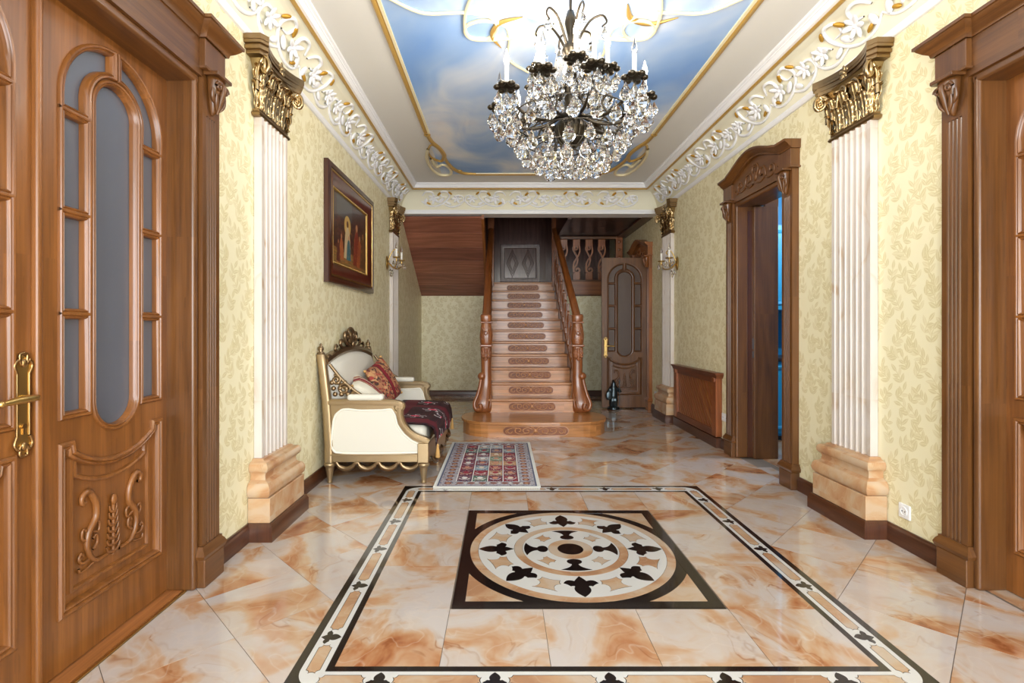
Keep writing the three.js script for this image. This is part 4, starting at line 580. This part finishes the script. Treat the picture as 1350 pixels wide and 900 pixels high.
// landing, soffit of the upper flight, landing balustrade
{ const o = struct('floor_landing', 'wooden stair landing with fascia board over the back wall', 'landing');
  mesh('landing_deck', [span(XL, XR, 1.86, 2.02, -DB - .02, -10.5)], M.stairDark, o, { axis: 'x' }); mesh('fascia', [span(SXR + .06, XR, 1.79, 2.04, -DB + .03, -DB - .02)], M.stairDark, o, { axis: 'x' }); mesh('fascia_bead', [rbox(XR - SXR - .06, .03, .03, .01, (XR + SXR + .06) / 2, 1.795, -DB + .035)], M.casing, o, { axis: 'x' }); }
{ const o = thing('panelled_wall', 'dark glossy wooden wall panel with zigzag grain at the stair landing', 'panelling', null, SXC, 2.02, -10.48); mesh('backing', [box(1.4, .98, .03, 0, .49, 0)], M.landing, o); mesh('panel_frame', [sweep([[-.36, .18], [.36, .18], [.36, .86], [-.36, .86]], [[-.05, .015], [-.04, .035], [.03, .03], [.04, .015]], true)], M.landing, o); for (const s of [-1, 1]) for (let k = 0; k < 3; k++) mesh('diamond', [sweep([[s * .16, .52 - .28 + k * .06], [s * .16 + .12 - k * .03, .52], [s * .16, .52 + .28 - k * .06], [s * .16 - .12 + k * .03, .52]], [[-.006, .014], [0, .024], [.006, .014]], true)], M.landing, o); }
{ const o = thing('landing_balustrade', 'wooden landing railing with pierced S-scroll balusters above the back wall', 'balustrade', null, 0, 2.04, -DB);
  for (let k = 0; k < 4; k++) { const b = mesh('baluster', BAL, M.newel, o, { ready: true }); b.position.set(1.1 + k * .225, .03, 0); }
  mesh('handrail', [rbox(1.06, .05, .1, .012, 1.56, .775, 0)], M.casing, o, { axis: 'x' }); mesh('bottom_rail', [rbox(1.06, .03, .08, .008, 1.56, .015, 0)], M.casing, o, { axis: 'x' }); mesh('end_post', [rbox(.12, .78, .1, .008, 2.08, .39, .01)], M.newel, o); for (let k = 0; k < 4; k++) mesh('rosette', [ball(.03, 2.08, .7 - k * .14, .06, 1, 1, .4, 8)], M.newel, o); }
{ const o = struct('ceiling_flight', 'slanting boarded wooden underside of the upper stair flight', 'soffit'); const a = V2(DBEAM + .06, 2.79), b = V2(DB, 1.78), n = 6; const m3 = [M.soffit, M.soffitB, M.soffitC, M.soffitB, M.soffit, M.soffitC];
  const len = a.distanceTo(b), ang = Math.atan2(a.y - b.y, b.x - a.x);
  for (let k = 0; k < n; k++) { const t = (k + .5) / n; const q = mesh('board', [rbox(1.16, .025, len / n - .003, .003)], m3[k], o, { axis: 'x' }); q.position.set(-.86, lerp(a.y, b.y, t) + .012, -lerp(a.x, b.x, t)); q.rotation.x = -ang; }
  mesh('stringer', [new THREE.ExtrudeGeometry(poly([[a.x, a.y - .02], [b.x, b.y - .02], [b.x, b.y + .35], [a.x, a.y + .5]]), { depth: .04, bevelEnabled: false }).rotateY(PI / 2).translate(-.3, 0, 0)], M.stairDark, o, { axis: 'z' }); }

// ---------------------------------------------------------------- chandelier
const ch = thing('chandelier', 'large crystal candle chandelier with dark bronze arms hanging from the fresco ceiling', 'chandelier', null, CHX, CEIL, -CHD);
const dropG = (() => { const g = plain(lathe([[0, -.5], [.2, -.42], [.31, -.24], [.29, -.04], [.16, .2], [.05, .42], [0, .5]], 7)); g.computeVertexNormals(); return g; })();
const beadG = (() => { const g = plain(new THREE.OctahedronGeometry(.5, 1)); g.computeVertexNormals(); return g; })();
let hung = 0; const drop = (par, x, y, z, s = .06) => { const m = mesh('crystal_drop', dropG, M.crystal, par, { ready: true }); m.position.set(x, y - s * .5, z); m.scale.setScalar(s); m.rotation.y = rnd() * 6.28; hung++; };
const strand = (par, pts, s = .016, name = 'bead_string') => mesh(name, [...pts.map((p) => beadG.clone().scale(s, s, s).rotateY(rnd() * 3).translate(...p)), pipe(pts, .0012, 4, pts.length * 2)], M.crystal, par);
{
  const Y = (y) => y - CEIL;
  mesh('canopy', [lathe([[.0, 0], [.07, 0], [.065, -.015], [.03, -.04], [.012, -.06], [0, -.06]], 20)], M.bronze, ch);
  mesh('stem', [cyl(.009, .009, .22, 0, -.13, 0, 10), lathe([[.0, Y(3.0)], [.02, Y(2.985)], [.03, Y(2.95)], [.034, Y(2.92)], [.02, Y(2.86)], [.014, Y(2.82)], [.04, Y(2.79)], [.05, Y(2.76)], [.03, Y(2.72)], [.018, Y(2.66)], [.03, Y(2.58)], [.045, Y(2.52)], [.03, Y(2.47)], [.022, Y(2.42)], [.05, Y(2.38)], [.0, Y(2.36)]], 18)], M.bronze, ch);
  mesh('bowl', [lathe([[0, Y(2.21)], [.02, Y(2.215)], [.05, Y(2.24)], [.078, Y(2.28)], [.085, Y(2.32)], [.078, Y(2.35)], [.06, Y(2.37)], [0, Y(2.375)]], 24), ...Array.from({ length: 12 }, (_, k) => pipe([[.03 * Math.cos(k * .5236), Y(2.22), .03 * Math.sin(k * .5236)], [.074 * Math.cos(k * .5236), Y(2.27), .074 * Math.sin(k * .5236)], [.086 * Math.cos(k * .5236), Y(2.325), .086 * Math.sin(k * .5236)]], .006, 5, 8))], M.bronze, ch);
  for (let k = 0; k < 6; k++) {            // scrolled crown at the top
    const a = k * PI / 3 + .3, c = Math.cos(a), s = Math.sin(a), pt = (r, y) => [r * c, Y(y), r * s]; mesh('crown_arm', [pipe([pt(.03, 2.78), pt(.07, 2.86), pt(.12, 2.92), pt(.18, 2.93), pt(.2, 2.89), pt(.175, 2.87)], (t) => .008 - .003 * t, 6, 24)], M.bronze, ch);
    drop(ch, .19 * c, Y(2.87), .19 * s, .07); strand(ch, [0, 1, 2, 3, 4, 5, 6, 7, 8].map((i) => { const t = i / 8; return [lerp(.18, .1, Math.sin(t * PI / 2)) * c, Y(lerp(2.87, 2.55, t)), lerp(.18, .1, Math.sin(t * PI / 2)) * s]; }));
  }
  const arm = (a, r, yc, y0, lit, tier) => {
    const c = Math.cos(a), s = Math.sin(a), pt = (q, y) => [q * c, Y(y), q * s], A = sub(ch, 'candle_arm');
    mesh('arm_scroll', [pipe([pt(.045, y0), pt(r * .35, y0 - .05), pt(r * .62, y0 - .06), pt(r * .85, y0 - .02), pt(r, yc - .035), pt(r, yc)], (t) => .011 - .004 * t, 7, 30), pipe([pt(r * .6, y0 - .055), pt(r * .52, y0 + .01), pt(r * .6, y0 + .035), pt(r * .67, y0 + .01), pt(r * .62, y0 - .005)], .006, 5, 20), pipe([pt(r * .8, y0 - .03), pt(r * .84, y0 - .08), pt(r * .76, y0 - .09), pt(r * .76, y0 - .06)], .005, 5, 16)], M.bronze, A);
    mesh('drip_pan', [lathe([[0, Y(yc) - .004], [.02, Y(yc)], [.043, Y(yc) + .004], [.05, Y(yc) + .014], [.045, Y(yc) + .012], [.018, Y(yc) + .012], [.016, Y(yc) + .03], [0, Y(yc) + .03]], 16).translate(r * c, 0, r * s), ...[0, 1, 2, 3, 4, 5].map((k) => ball(.021, r * c + .05 * Math.cos(k * 1.047), Y(yc) + .008, r * s + .05 * Math.sin(k * 1.047), 1, .7, 1, 8))], M.bronze, A);
    mesh('candle', [cyl(.0115, .0115, .105, r * c, Y(yc) + .075, r * s, 12)], M.candle, A);
    mesh('bulb', [lathe([[0, 0], [.012, .002], [.016, .02], [.013, .04], [.006, .062], [.0015, .082], [0, .084]], 12).translate(r * c, Y(yc) + .127, r * s)], lit ? M.bulbOn : M.bulbOff, A);
    if (lit) { const p = new THREE.PointLight(new THREE.Color().setRGB(1, .9, .77), BULB); p.position.set(r * c, Y(yc) + .152, r * s); p.castShadow = true; p.shadow.radius = 1; A.add(p); }
    const n = tier ? 5 : 6; for (let k = 0; k < n; k++) { const b = a + k * 2 * PI / n; drop(ch, r * c + .05 * Math.cos(b), Y(yc) - .02 - (k % 2) * .022, r * s + .05 * Math.sin(b), .075 + (k % 3) * .012); }
    drop(ch, r * c, Y(yc) - .09, r * s, .1);
    strand(ch, Array.from({ length: 11 }, (_, i) => { const t = (i + .5) / 11; const q = lerp(.07, r - .04, t); return [q * c, Y(lerp(tier ? 2.72 : 2.5, yc - .02, t)) - .09 * Math.sin(PI * t), q * s]; }), .015);
  };
  for (let k = 0; k < 10; k++) arm(k * PI / 5 + .16, .405, 2.465, 2.4, k % 2 === 0 || k === 7, 0);
  for (let k = 0; k < 6; k++) arm(k * PI / 3 + .52, .215, 2.6, 2.56, true, 1);
  for (const [r, y, n, s] of [[.34, 2.37, 18, .1], [.28, 2.27, 16, .105], [.2, 2.21, 13, .11], [.12, 2.19, 8, .11], [.05, 2.19, 3, .1]]) { for (let k = 0; k < n; k++) { const a = k * 2 * PI / n + r * 9; drop(ch, r * Math.cos(a), Y(y) - .012, r * Math.sin(a), s * R(.9, 1.12)); } mesh('hanging_ring', [torus(r, .0035, 0, Y(y), 0, 48, 5)], M.bronze, ch); for (let k = 0; k < 4; k++) { const a = k * PI / 2 + r; mesh('ring_wire', [pipe([[.05 * Math.cos(a), Y(Math.max(y + .02, 2.38)), .05 * Math.sin(a)], [(r + .05) / 2 * Math.cos(a), Y(y + .03), (r + .05) / 2 * Math.sin(a)], [r * Math.cos(a), Y(y), r * Math.sin(a)]], .0025, 4, 8)], M.bronze, ch); } }
  drop(ch, 0, Y(2.2), 0, .12);
  for (let k = 0; k < 12; k++) { const a = k * PI / 6; strand(ch, Array.from({ length: 9 }, (_, i) => { const t = i / 8, q = lerp(.1, .25, Math.sin(t * PI / 2)); return [q * Math.cos(a), Y(lerp(2.56, 2.31, t)), q * Math.sin(a)]; }), .018); drop(ch, .13 * Math.cos(a), Y(2.53), .13 * Math.sin(a), .06); }
}

// ---------------------------------------------------------------- sofa with cushions and throw
const SF = [XL + .05, 0, -4.66];
const sofa = thing('sofa', 'white upholstered loveseat with gilt carved frame and crested back against the wall', 'sofa', null, ...SF, PI / 2);
{
  const W = .735, Dp = .8;
  const leg = (x, z, n = 'leg') => mesh(n, [lathe([[.0, 0], [.016, 0], [.02, .008], [.017, .02], [.02, .03], [.032, .12], [.034, .128], [.044, .138], [.046, .15], [.04, .16], [.03, .165], [0, .166]], 14).translate(x, 0, z)], M.sofaGold, sofa);
  leg(-W + .04, .05); leg(W - .04, .05); leg(-W + .04, Dp - .02); leg(W - .04, Dp - .02); leg(0, Dp + .0);
  for (const s of [-1, 1]) {
    const x = s * (W - .04);
    mesh('back_post', [loft([[.165, x, .05, .035, .035], [.3, x, .05, .035, .035], [.62, x, .03, .034, .034], [.9, x, -.005, .032, .032], [1.0, x, -.02, .032, .032], [1.002, x, -.02, .001, .001]], 16, 6)], M.sofaGold, sofa);
    mesh('finial', [lathe([[0, 0], [.03, 0], [.03, .012], [.014, .02], [.024, .04], [.02, .056], [.009, .066], [.012, .076], [0, .088]], 12).translate(x, 1.0, -.02)], M.sofaDark, sofa);
    mesh('front_block', [rbox(.085, .15, .085, .006, x, .24, Dp - .02)], M.sofaGold, sofa);
    // arm rail and curved front support in side view (z, y)
    const side = (pts, wd, r) => { const c = new THREE.CatmullRomCurve3(pts.map(([z, y]) => V3(z, y, 0))).getPoints(40).map((p) => [p.x, p.y]); return sweep(c, [[-r, -wd], [-r * .6, -wd * 1.05], [r * .4, -wd * 1.05], [r, -wd * .7], [r * 1.1, 0], [r, wd * .7], [r * .4, wd * 1.05], [-r * .6, wd * 1.05], [-r, wd]]).rotateY(-PI / 2).translate(x, 0, 0); };
    mesh('arm_rail', [side([[.04, .63], [.2, .632], [.4, .63], [.58, .62], [.615, .6], [.6, .575], [.575, .585], [.58, .603]], .032, .022)], M.sofaGold, sofa);
    mesh('arm_support', [side([[.6, .59], [.6, .52], [.62, .46], [.67, .4], [.73, .36], [.8, .335], [.82, .32]], .034, .022)], M.sofaGold, sofa);
    mesh('arm_pad', [rbox(.078, .05, .28, .024, x, .667, .33, 4)], M.silk, sofa);
    const pan = [[.1, .245], [.745, .245], [.755, .3], [.69, .335], [.63, .385], [.58, .455], [.56, .53], [.53, .575], [.46, .57], [.3, .567], [.2, .577], [.15, .572], [.105, .535], [.085, .47]];
    const ps = new THREE.CatmullRomCurve3(pan.map(([z, y]) => V3(z, y, 0)), true, 'catmullrom', .25).getPoints(70).map((p) => [p.x, p.y]);
    mesh('side_frame', [extr(poly([[.04, .2], [.8, .2], [.8, .33], [.73, .355], [.67, .395], [.62, .455], [.6, .52], [.6, .61], [.04, .63]]), .05, -.025).rotateY(-PI / 2).translate(s * (W - .045), 0, 0)], M.sofaGold, sofa, { axis: 'z' });
    mesh('side_panel', [extr(poly(ps), .072, -.036, .014, 4).rotateY(-PI / 2).translate(s * (W - .045), 0, 0)], M.silk, sofa);
    for (const e of [-1, 1]) mesh('piping', [pipe(ps.map(([z, y]) => V3(s * (W - .045) + e * .031, y, z)), .009, 6, 140)], M.cloth, sofa);
    mesh('side_rail', [rbox(.06, .055, Dp - .09, .006, x, .195, Dp / 2 + .01), rbox(.07, .014, Dp - .09, .005, x, .225, Dp / 2 + .01)], M.sofaGold, sofa, { axis: 'z' });
    for (let k = 0; k < 4; k++) { const z0 = .1 + k * .165; mesh('swag', [pipe([[x, .165, z0], [x, .13, z0 + .025], [x, .112, z0 + .075], [x, .13, z0 + .125], [x, .165, z0 + .15]], (t) => .012 + .013 * Math.sin(PI * t), 7, 20)], M.sofaDark, sofa); mesh('swag_boss', [ball(.022, x, .165, z0 + .157, .8, 1.1, 1, 9)], M.sofaGold, sofa); }
    const br = []; for (const q of [spiral(.16, .73, .05, .012, 0, 1.5), spiral(.1, .8, .04, .01, 2, -1.4), spiral(.24, .68, .03, .008, 1, 1.3)]) br.push(pipe(q.map(([z, y]) => V3(x, y, z)), .013, 6, 50)); br.push(pipe([V3(x, .92, .05), V3(x, .82, .13), V3(x, .72, .24), V3(x, .655, .34)], .013, 6, 20)); for (let k = 0; k < 9; k++) br.push(ball(.02, x, .69 + (k % 3) * .045, .09 + (k / 3 | 0) * .05 + (k % 3) * -.012, .8, 1, 1, 7)); mesh('carved_bracket', br, M.sofaDark, sofa);
  }
  // back: padded panel with an arched top
  const top = (x) => .9 + .1 * Math.pow(Math.max(0, Math.cos(x / W * PI / 2)), .7);
  mesh('backrest', [grid(28, 18, (u, v) => { const x = (u - .5) * 2 * (W - .075), y = lerp(.4, top(x), v), e = Math.pow(Math.max(0, (1 - Math.pow(Math.abs(u - .5) * 2, 6)) * (1 - Math.pow(Math.abs(v - .5) * 2, 6))), .5); return [x, y, .075 - .08 * v + .085 * e]; })], M.silk, sofa);
  mesh('back_panel', [grid(28, 2, (u, v) => { const x = (u - .5) * 2 * (W - .07); return [x, lerp(.25, top(x) + .01, v), .035 - .07 * v]; }), box(1.4, .12, .05, 0, .25, .05)], M.sofaGold, sofa);
  const cp = []; for (let i = 0; i <= 30; i++) { const x = lerp(-W + .06, W - .06, i / 30); cp.push([x, top(x) + .012]); }
  mesh('crest_rail', [sweep(cp, [[-.02, -.035], [-.02, .03], [.0, .04], [.026, .03], [.034, 0], [.026, -.035], [-.02, -.035]]).translate(0, 0, -.005)], M.sofaDark, sofa);
  const cr = [], S = (p, r) => pipe(p.map(([x, y]) => V3(x, y, .005)), r, 7, 40); for (const h of [S([[.03, 1.04], [.1, 1.06], [.16, 1.1], [.17, 1.15], [.12, 1.16], [.1, 1.12], [.13, 1.1]], .018), S([[.16, 1.03], [.25, 1.04], [.3, 1.07], [.28, 1.1], [.24, 1.09]], .014), S([[.3, 1.01], [.38, 1.01], [.43, 1.03], [.41, 1.06], [.38, 1.05]], .012), S([[.0, 1.2], [.05, 1.19], [.075, 1.15], [.05, 1.11]], .016)]) cr.push(...both(h));
  cr.push(ball(.07, 0, 1.12, .0, .75, 1.15, .4, 12), ball(.035, 0, 1.06, .03, 1, 1, .6, 9)); mesh('crest_carving', cr, M.sofaDark, sofa);
  for (const s of [-1, 1]) mesh('crest_scroll', [pipe(spiral(s * (W - .13), .95, .045, .012, s > 0 ? PI : 0, s > 0 ? -1.4 : 1.4).map(([x, y]) => V3(x, y, .01)), .014, 6, 40)], M.sofaDark, sofa);
  // seat
  mesh('seat_frame', [rbox(W * 2 - .1, .06, Dp - .08, .01, 0, .25, Dp / 2), grid(40, 4, (u, v) => { const x = (u - .5) * 2 * (W - .09); return [x, lerp(.16 + .03 * Math.cos(u * 6 * PI), .32, v), Dp + .02 + .04 * Math.sin(u * PI)]; })], M.sofaGold, sofa, { axis: 'x' });
  mesh('seat_cushion', [rbox(W * 2 - .2, .17, Dp - .1, .05, 0, .355, Dp / 2 + .04, 4)], M.silk, sofa);
  for (let k = 0; k < 6; k++) { const x0 = -W + .12 + k * .2; mesh('swag', [pipe([[x0, .185, Dp + .03], [x0 + .04, .145, Dp + .05], [x0 + .1, .125, Dp + .055], [x0 + .16, .145, Dp + .05], [x0 + .2, .185, Dp + .03]], (t) => .007 + .01 * Math.sin(PI * t), 7, 18)], M.sofaDark, sofa); }
}
const inSofa = (o, x, y, z, rx = 0, ry = 0, rz = 0) => { const p = V3(x, y, z).applyAxisAngle(V3(0, 1, 0), PI / 2); o.position.set(SF[0] + p.x, SF[1] + p.y, SF[2] + p.z); o.rotation.set(rx, PI / 2 + ry, rz, 'YXZ'); return o; };
const pillow = (w, h, t) => { const f = (s) => grid(16, 16, (u, v) => { const x = (u - .5) * 2, y = (v - .5) * 2, e = Math.pow(Math.max(0, (1 - x * x) * (1 - y * y)), .42), pin = 1 - .07 * (1 - Math.max(Math.abs(x), Math.abs(y)) ** 2); return [x * w / 2 * (1 - .06 * (1 - Math.abs(y))), y * h / 2 * (1 - .06 * (1 - Math.abs(x))), s * t / 2 * e]; }); const b = plain(f(-1)); return [plain(f(1)), b]; };
for (const [lab, mat, x, y, z, rx, ry, rz] of [['cream cushion with a crimson striped band lying on the white sofa', M.cushionA, -.3, .625, .27, -.8, .1, .2], ['rust and crimson paisley cushion leaning on the white sofa back', M.cushionB, .17, .69, .27, -.42, -.25, .3]]) {
  const o = thing('cushion', lab, 'cushion', 'cushions on the sofa'); mesh('cover', pillow(.42, .42, .15), mat, o, { keep: true }); mesh('corner_tuft', [ball(.014, .205, .205, 0), ball(.014, -.205, .205, 0), ball(.014, .205, -.205, 0), ball(.014, -.205, -.205, 0)], M.tassel, o); inSofa(o, x, y, z, rx, ry, rz);
}
{ const o = thing('throw_blanket', 'dark burgundy throw with white scrolls and red roses over the sofa seat', 'blanket'); inSofa(o, 0, 0, 0);
  const sh = [[.37, .452], [.45, .455], [.6, .455], [.78, .445], [.84, .42], [.855, .37], [.86, .3], [.862, .27]]; const f = (e) => grid(24, 40, (u, v) => { const k = v * (sh.length - 1), i = Math.min(sh.length - 2, k | 0), t = k - i, x = (u - .5) * 1.3, wv = .006 * Math.sin(x * 14 + v * 5) + .012 * Math.sin(u * PI) * (v > .7 ? 1 : .3); return [x, lerp(sh[i][1], sh[i + 1][1], t) + e + wv * (v < .6 ? .8 : 0) + (v > .85 ? .05 * Math.sin(u * PI * 2) * (v - .85) * 3 : 0), lerp(sh[i][0], sh[i + 1][0], t) + (v > .6 ? e + wv : 0)]; });
  mesh('cloth', [f(0), f(.006)], M.throwM, o, { axis: 'z' }); for (const x of [-.58, .58]) mesh('tassel', [lathe([[0, .03], [.006, .028], [.012, .015], [.008, .008], [.014, -.02], [.02, -.08], [0, -.08]], 10).translate(x, .25, .875)], M.tassel, o); }

// ---------------------------------------------------------------- rug
{ const o = thing('rug', 'small rectangular panelled oriental rug with white edge before the stairs', 'rug', null, -.115, 0, -4.585);
  const g = plain(new THREE.PlaneGeometry(.79, 1.5, 8, 14).rotateX(-PI / 2).translate(0, .0105, 0)); mesh('pile', g, M.rug, o, { keep: true }); mesh('backing', [box(.8, .01, 1.5, 0, .005, 0)], M.fringe, o); mesh('binding', [rbox(.012, .014, 1.5, .005, -.4, .007, 0), rbox(.012, .014, 1.5, .005, .4, .007, 0)], M.fringe, o);
  for (const s of [-1, 1]) { const f = []; for (let k = 0; k < 80; k++) f.push(box(.006, .005, .045, -.396 + k * .01, .0035, s * .77)); mesh('fringe', f, M.fringe, o).userData.kind = 'stuff'; } }

// ---------------------------------------------------------------- painting
{ const o = wallAt(thing('painting', 'dark figure painting in a mahogany and gilt frame above the sofa', 'painting'), -1, 4.83, 2.078); const w = .72, h = .5, R4 = (k) => [[-w + k, -h + k], [w - k, -h + k], [w - k, h - k], [-w + k, h - k]];
  mesh('outer_frame', [sweep(R4(0), [[0, 0], [0, .035], [.012, .045], [.05, .048], [.055, .04], [.055, 0]], true)], M.frameDark, o); mesh('gilt_band', [sweep(R4(.055), [[0, .036], [.004, .044], [.018, .044], [.022, .036]], true)], M.brass, o); mesh('inner_frame', [sweep(R4(.077), [[0, .02], [0, .04], [.02, .044], [.06, .03], [.095, .018], [.1, 0]], true)], M.frameRed, o);
  mesh('gilt_slip', [sweep(R4(.177), [[-.006, .012], [-.004, .02], [.006, .022], [.014, .014], [.018, .006]], true)], M.brass, o); const bd = []; for (let x = -w + .19; x < w - .18; x += .022) for (const y of [-h + .185, h - .185]) bd.push(ball(.006, x, y, .021, 1, 1, 1, 6)); mesh('gilt_beading', bd, M.brass, o);
  const g = plain(new THREE.PlaneGeometry(2 * w - .36, 2 * h - .36).translate(0, 0, .008)); mesh('canvas', g, M.picture, o, { keep: true }); mesh('back_board', [box(1.4, .96, .006, 0, 0, .003)], M.frameDark, o); }

// ---------------------------------------------------------------- radiator cover
{ const o = wallAt(thing('radiator_cover', 'wooden radiator cover of diagonal slats below moulded ledge', 'radiator cover'), 1, 5.75); o.scale.z = .58; const w = .63;
  mesh('ledge', [rbox(w * 2 + .08, .022, .15, .006, 0, .745, .075), sweepPlan([[-w - .02, 0], [-w - .02, .115], [w + .02, .115], [w + .02, 0]], [[0, .7], [.004, .715], [.014, .728], [.018, .735], [-.1, .735]])], M.radiator, o, { axis: 'x' }); for (const s of [-1, 1]) { mesh('post', [rbox(.1, .6, .11, .006, s * (w - .05), .41, .055)], M.radiatorSlat, o); mesh('corbel', [rbox(.06, .05, .03, .012, s * (w - .05), .68, .115)], M.radiatorSlat, o); }
  mesh('top_rail', [rbox(w * 2 - .2, .06, .09, .005, 0, .68, .05)], M.radiator, o, { axis: 'x' }); mesh('bottom_rail', [rbox(w * 2 - .2, .07, .1, .005, 0, .14, .05)], M.radiator, o, { axis: 'x' }); mesh('backing', [box(w * 2 - .2, .5, .02, 0, .41, .03)], M.dark, o); mesh('base_board', [rbox(w * 2 + .02, .1, .115, .004, 0, .05, .058)], M.dark, o, { axis: 'x' });
  const X = w - .1, sl = .075; for (let k = -1; k < 24; k++) { let P2 = [[-X + k * sl, .17], [-X + k * sl + sl - .012, .17], [-X + k * sl + sl - .012 - .42, .65], [-X + k * sl - .42, .65]]; for (const h of [[1, 0, X], [-1, 0, X]]) P2 = clip(P2, ...h); if (P2.length < 3 || Math.abs(area(P2)) < 1e-3) continue; mesh('slat', [extr(poly(P2), .018, .045, .002)], k % 2 ? M.stairDark : M.radiatorSlat, o, { axis: 'y' }); } }

// ---------------------------------------------------------------- sockets
for (const [lab, side, d, y, n] of [['white single wall socket between the pilaster and the glazed double door', 1, 2.79, .2, 1], ['white double wall socket between radiator cover and carved doorway', 1, 5.03, .32, 2], ['white wall socket between the far door and the sconce pilaster', 1, 7.32, .26, 1]]) {
  const o = wallAt(thing('wall_socket', lab, 'socket', 'wall sockets'), side, d, y); for (let k = 0; k < n; k++) { const x = (k - (n - 1) / 2) * .075; mesh('plate', [rbox(.08, .08, .012, .006, x, 0, .006)], M.plastic, o); mesh('well', [torus(.022, .004, 0, 0, 0, 20, 6).rotateX(PI / 2).translate(x, 0, .012), cyl(.02, .02, .004, 0, 0, 0, 16).rotateX(PI / 2).translate(x, 0, .011)], M.plastic, o); mesh('contact_holes', [cyl(.0035, .0035, .004, 0, 0, 0, 8).rotateX(PI / 2).translate(x - .009, 0, .0125), cyl(.0035, .0035, .004, 0, 0, 0, 8).rotateX(PI / 2).translate(x + .009, 0, .0125)], M.plasticDark, o); } }

// ---------------------------------------------------------------- sconces
for (const [lab, side, d] of [['gilt two-candle crystal wall sconce beyond the framed painting', -1, 6.35], ['gilt two-candle crystal wall sconce above the radiator cover', 1, 6.42]]) {
  const o = wallAt(thing('wall_sconce', lab, 'sconce', 'crystal wall sconces'), side, d, 2.02); o.scale.setScalar(1.2);
  mesh('back_plate', [lathe([[0, .012], [.02, .01], [.04, .004], [.05, -.004], [0, -.004]], 18).rotateX(PI / 2).scale(1, 1.5, 1).translate(0, 0, .01)], M.brass, o);
  for (const s of [-1, 1]) { mesh('arm', [pipe([[0, 0, .02], [s * .03, -.05, .07], [s * .09, -.05, .11], [s * .13, 0, .13], [s * .13, .03, .13]], .007, 6, 24)], M.brass, o); mesh('drip_pan', [lathe([[0, 0], [.035, .004], [.04, .014], [.03, .008], [0, .008]], 14).translate(s * .13, .03, .13)], M.brass, o); mesh('candle', [cyl(.011, .011, .09, s * .13, .08, .13, 10)], M.candle, o); mesh('bulb', [lathe([[0, 0], [.012, .005], [.015, .02], [.006, .05], [0, .07]], 10).translate(s * .13, .126, .13)], M.bulbOff, o); for (let k = 0; k < 5; k++) { const q = mesh('crystal_drop', dropG, M.crystal, o, { ready: true }); q.position.set(s * .13 + .035 * Math.cos(k * 1.257), -.01 - .02 * (k % 2), .13 + .035 * Math.sin(k * 1.257)); q.scale.setScalar(.045); } }
  mesh('top_scroll', [pipe([[0, .03, .02], [0, .1, .05], [0, .14, .09], [0, .11, .12], [0, .09, .1]], .006, 6, 20)], M.brass, o); for (let k = 0; k < 3; k++) { const q = mesh('crystal_drop', dropG, M.crystal, o, { ready: true }); q.position.set((k - 1) * .04, -.09 - .03 * (k === 1), .05); q.scale.setScalar(.055); }
}

// ---------------------------------------------------------------- bronze figurine by the far door
{ const o = thing('figurine', 'dark bronze statuette of a helmeted figure with shield by the far door', 'statuette', null, 1.66, 0, -7.6);
  mesh('base', [lathe([[0, 0], [.09, 0], [.092, .01], [.085, .03], [.075, .04], [0, .04]], 24)], M.statue, o);
  const bones = [[[-.03, .05, .0], [-.025, .13, .01], .02, .022], [[-.025, .13, .01], [-.02, .21, 0], .022, .03], [[.035, .05, .01], [.03, .13, .02], .02, .022], [[.03, .13, .02], [.02, .21, 0], .022, .03], [[0, .2, 0], [0, .25, 0], .045, .04], [[0, .25, 0], [0, .31, 0], .04, .046], [[0, .31, 0], [0, .345, 0], .03, .02], [[0, .37, .005], [0, .385, .005], .03, .028], [[-.05, .31, 0], [-.085, .25, .02], .018, .016], [[-.085, .25, .02], [-.07, .19, .05], .016, .013], [[.05, .31, 0], [.09, .27, .02], .018, .016], [[.09, .27, .02], [.07, .32, .06], .016, .012], [[0, .4, 0], [0, .425, -.02], .012, .01], [[0, .2, -.02], [0, .08, -.04], .05, .06]];
  const N = 56, mc = new MarchingCubes(N, new THREE.MeshBasicMaterial(), false, false, 60000); mc.isolation = 0; const hs = .24;
  const sd = (p, b) => { const [a, c, r0, r1] = b, ax = p[0] - a[0], ay = p[1] - a[1], az = p[2] - a[2], bx = c[0] - a[0], by = c[1] - a[1], bz = c[2] - a[2], t = clamp((ax * bx + ay * by + az * bz) / (bx * bx + by * by + bz * bz)); return Math.hypot(ax - bx * t, ay - by * t, az - bz * t) - lerp(r0, r1, t); };
  for (let k = 0; k < N; k++) for (let j = 0; j < N; j++) for (let i = 0; i < N; i++) { const p = [(i / N * 2 - 1) * hs, (j / N * 2 - 1) * hs + .23, (k / N * 2 - 1) * hs]; let s = 0; for (const b of bones) s += Math.exp(-sd(p, b) * 90); mc.field[i + j * N + k * N * N] = Math.log(s) / 90; }
  mc.update(); const g = new THREE.BufferGeometry(); g.setAttribute('position', new THREE.Float32BufferAttribute(mc.positionArray.slice(0, mc.count * 3), 3)); g.setAttribute('normal', new THREE.Float32BufferAttribute(mc.normalArray.slice(0, mc.count * 3), 3)); g.scale(hs, hs, hs).translate(0, .23, 0); mesh('body', [g], M.statue, o);
  mesh('shield', [ball(.055, -.08, .21, .07, .9, 1.25, .25, 14)], M.statue, o); mesh('spear', [cyl(.005, .005, .34, .075, .24, .065, 8), cyl(.012, .001, .05, .075, .43, .065, 8)], M.statue, o); }

scene.traverse((q) => { if (q.isMesh) { q.castShadow = true; q.receiveShadow = true; } });
console.log('crystals', hung);
renderer.render(scene, camera);
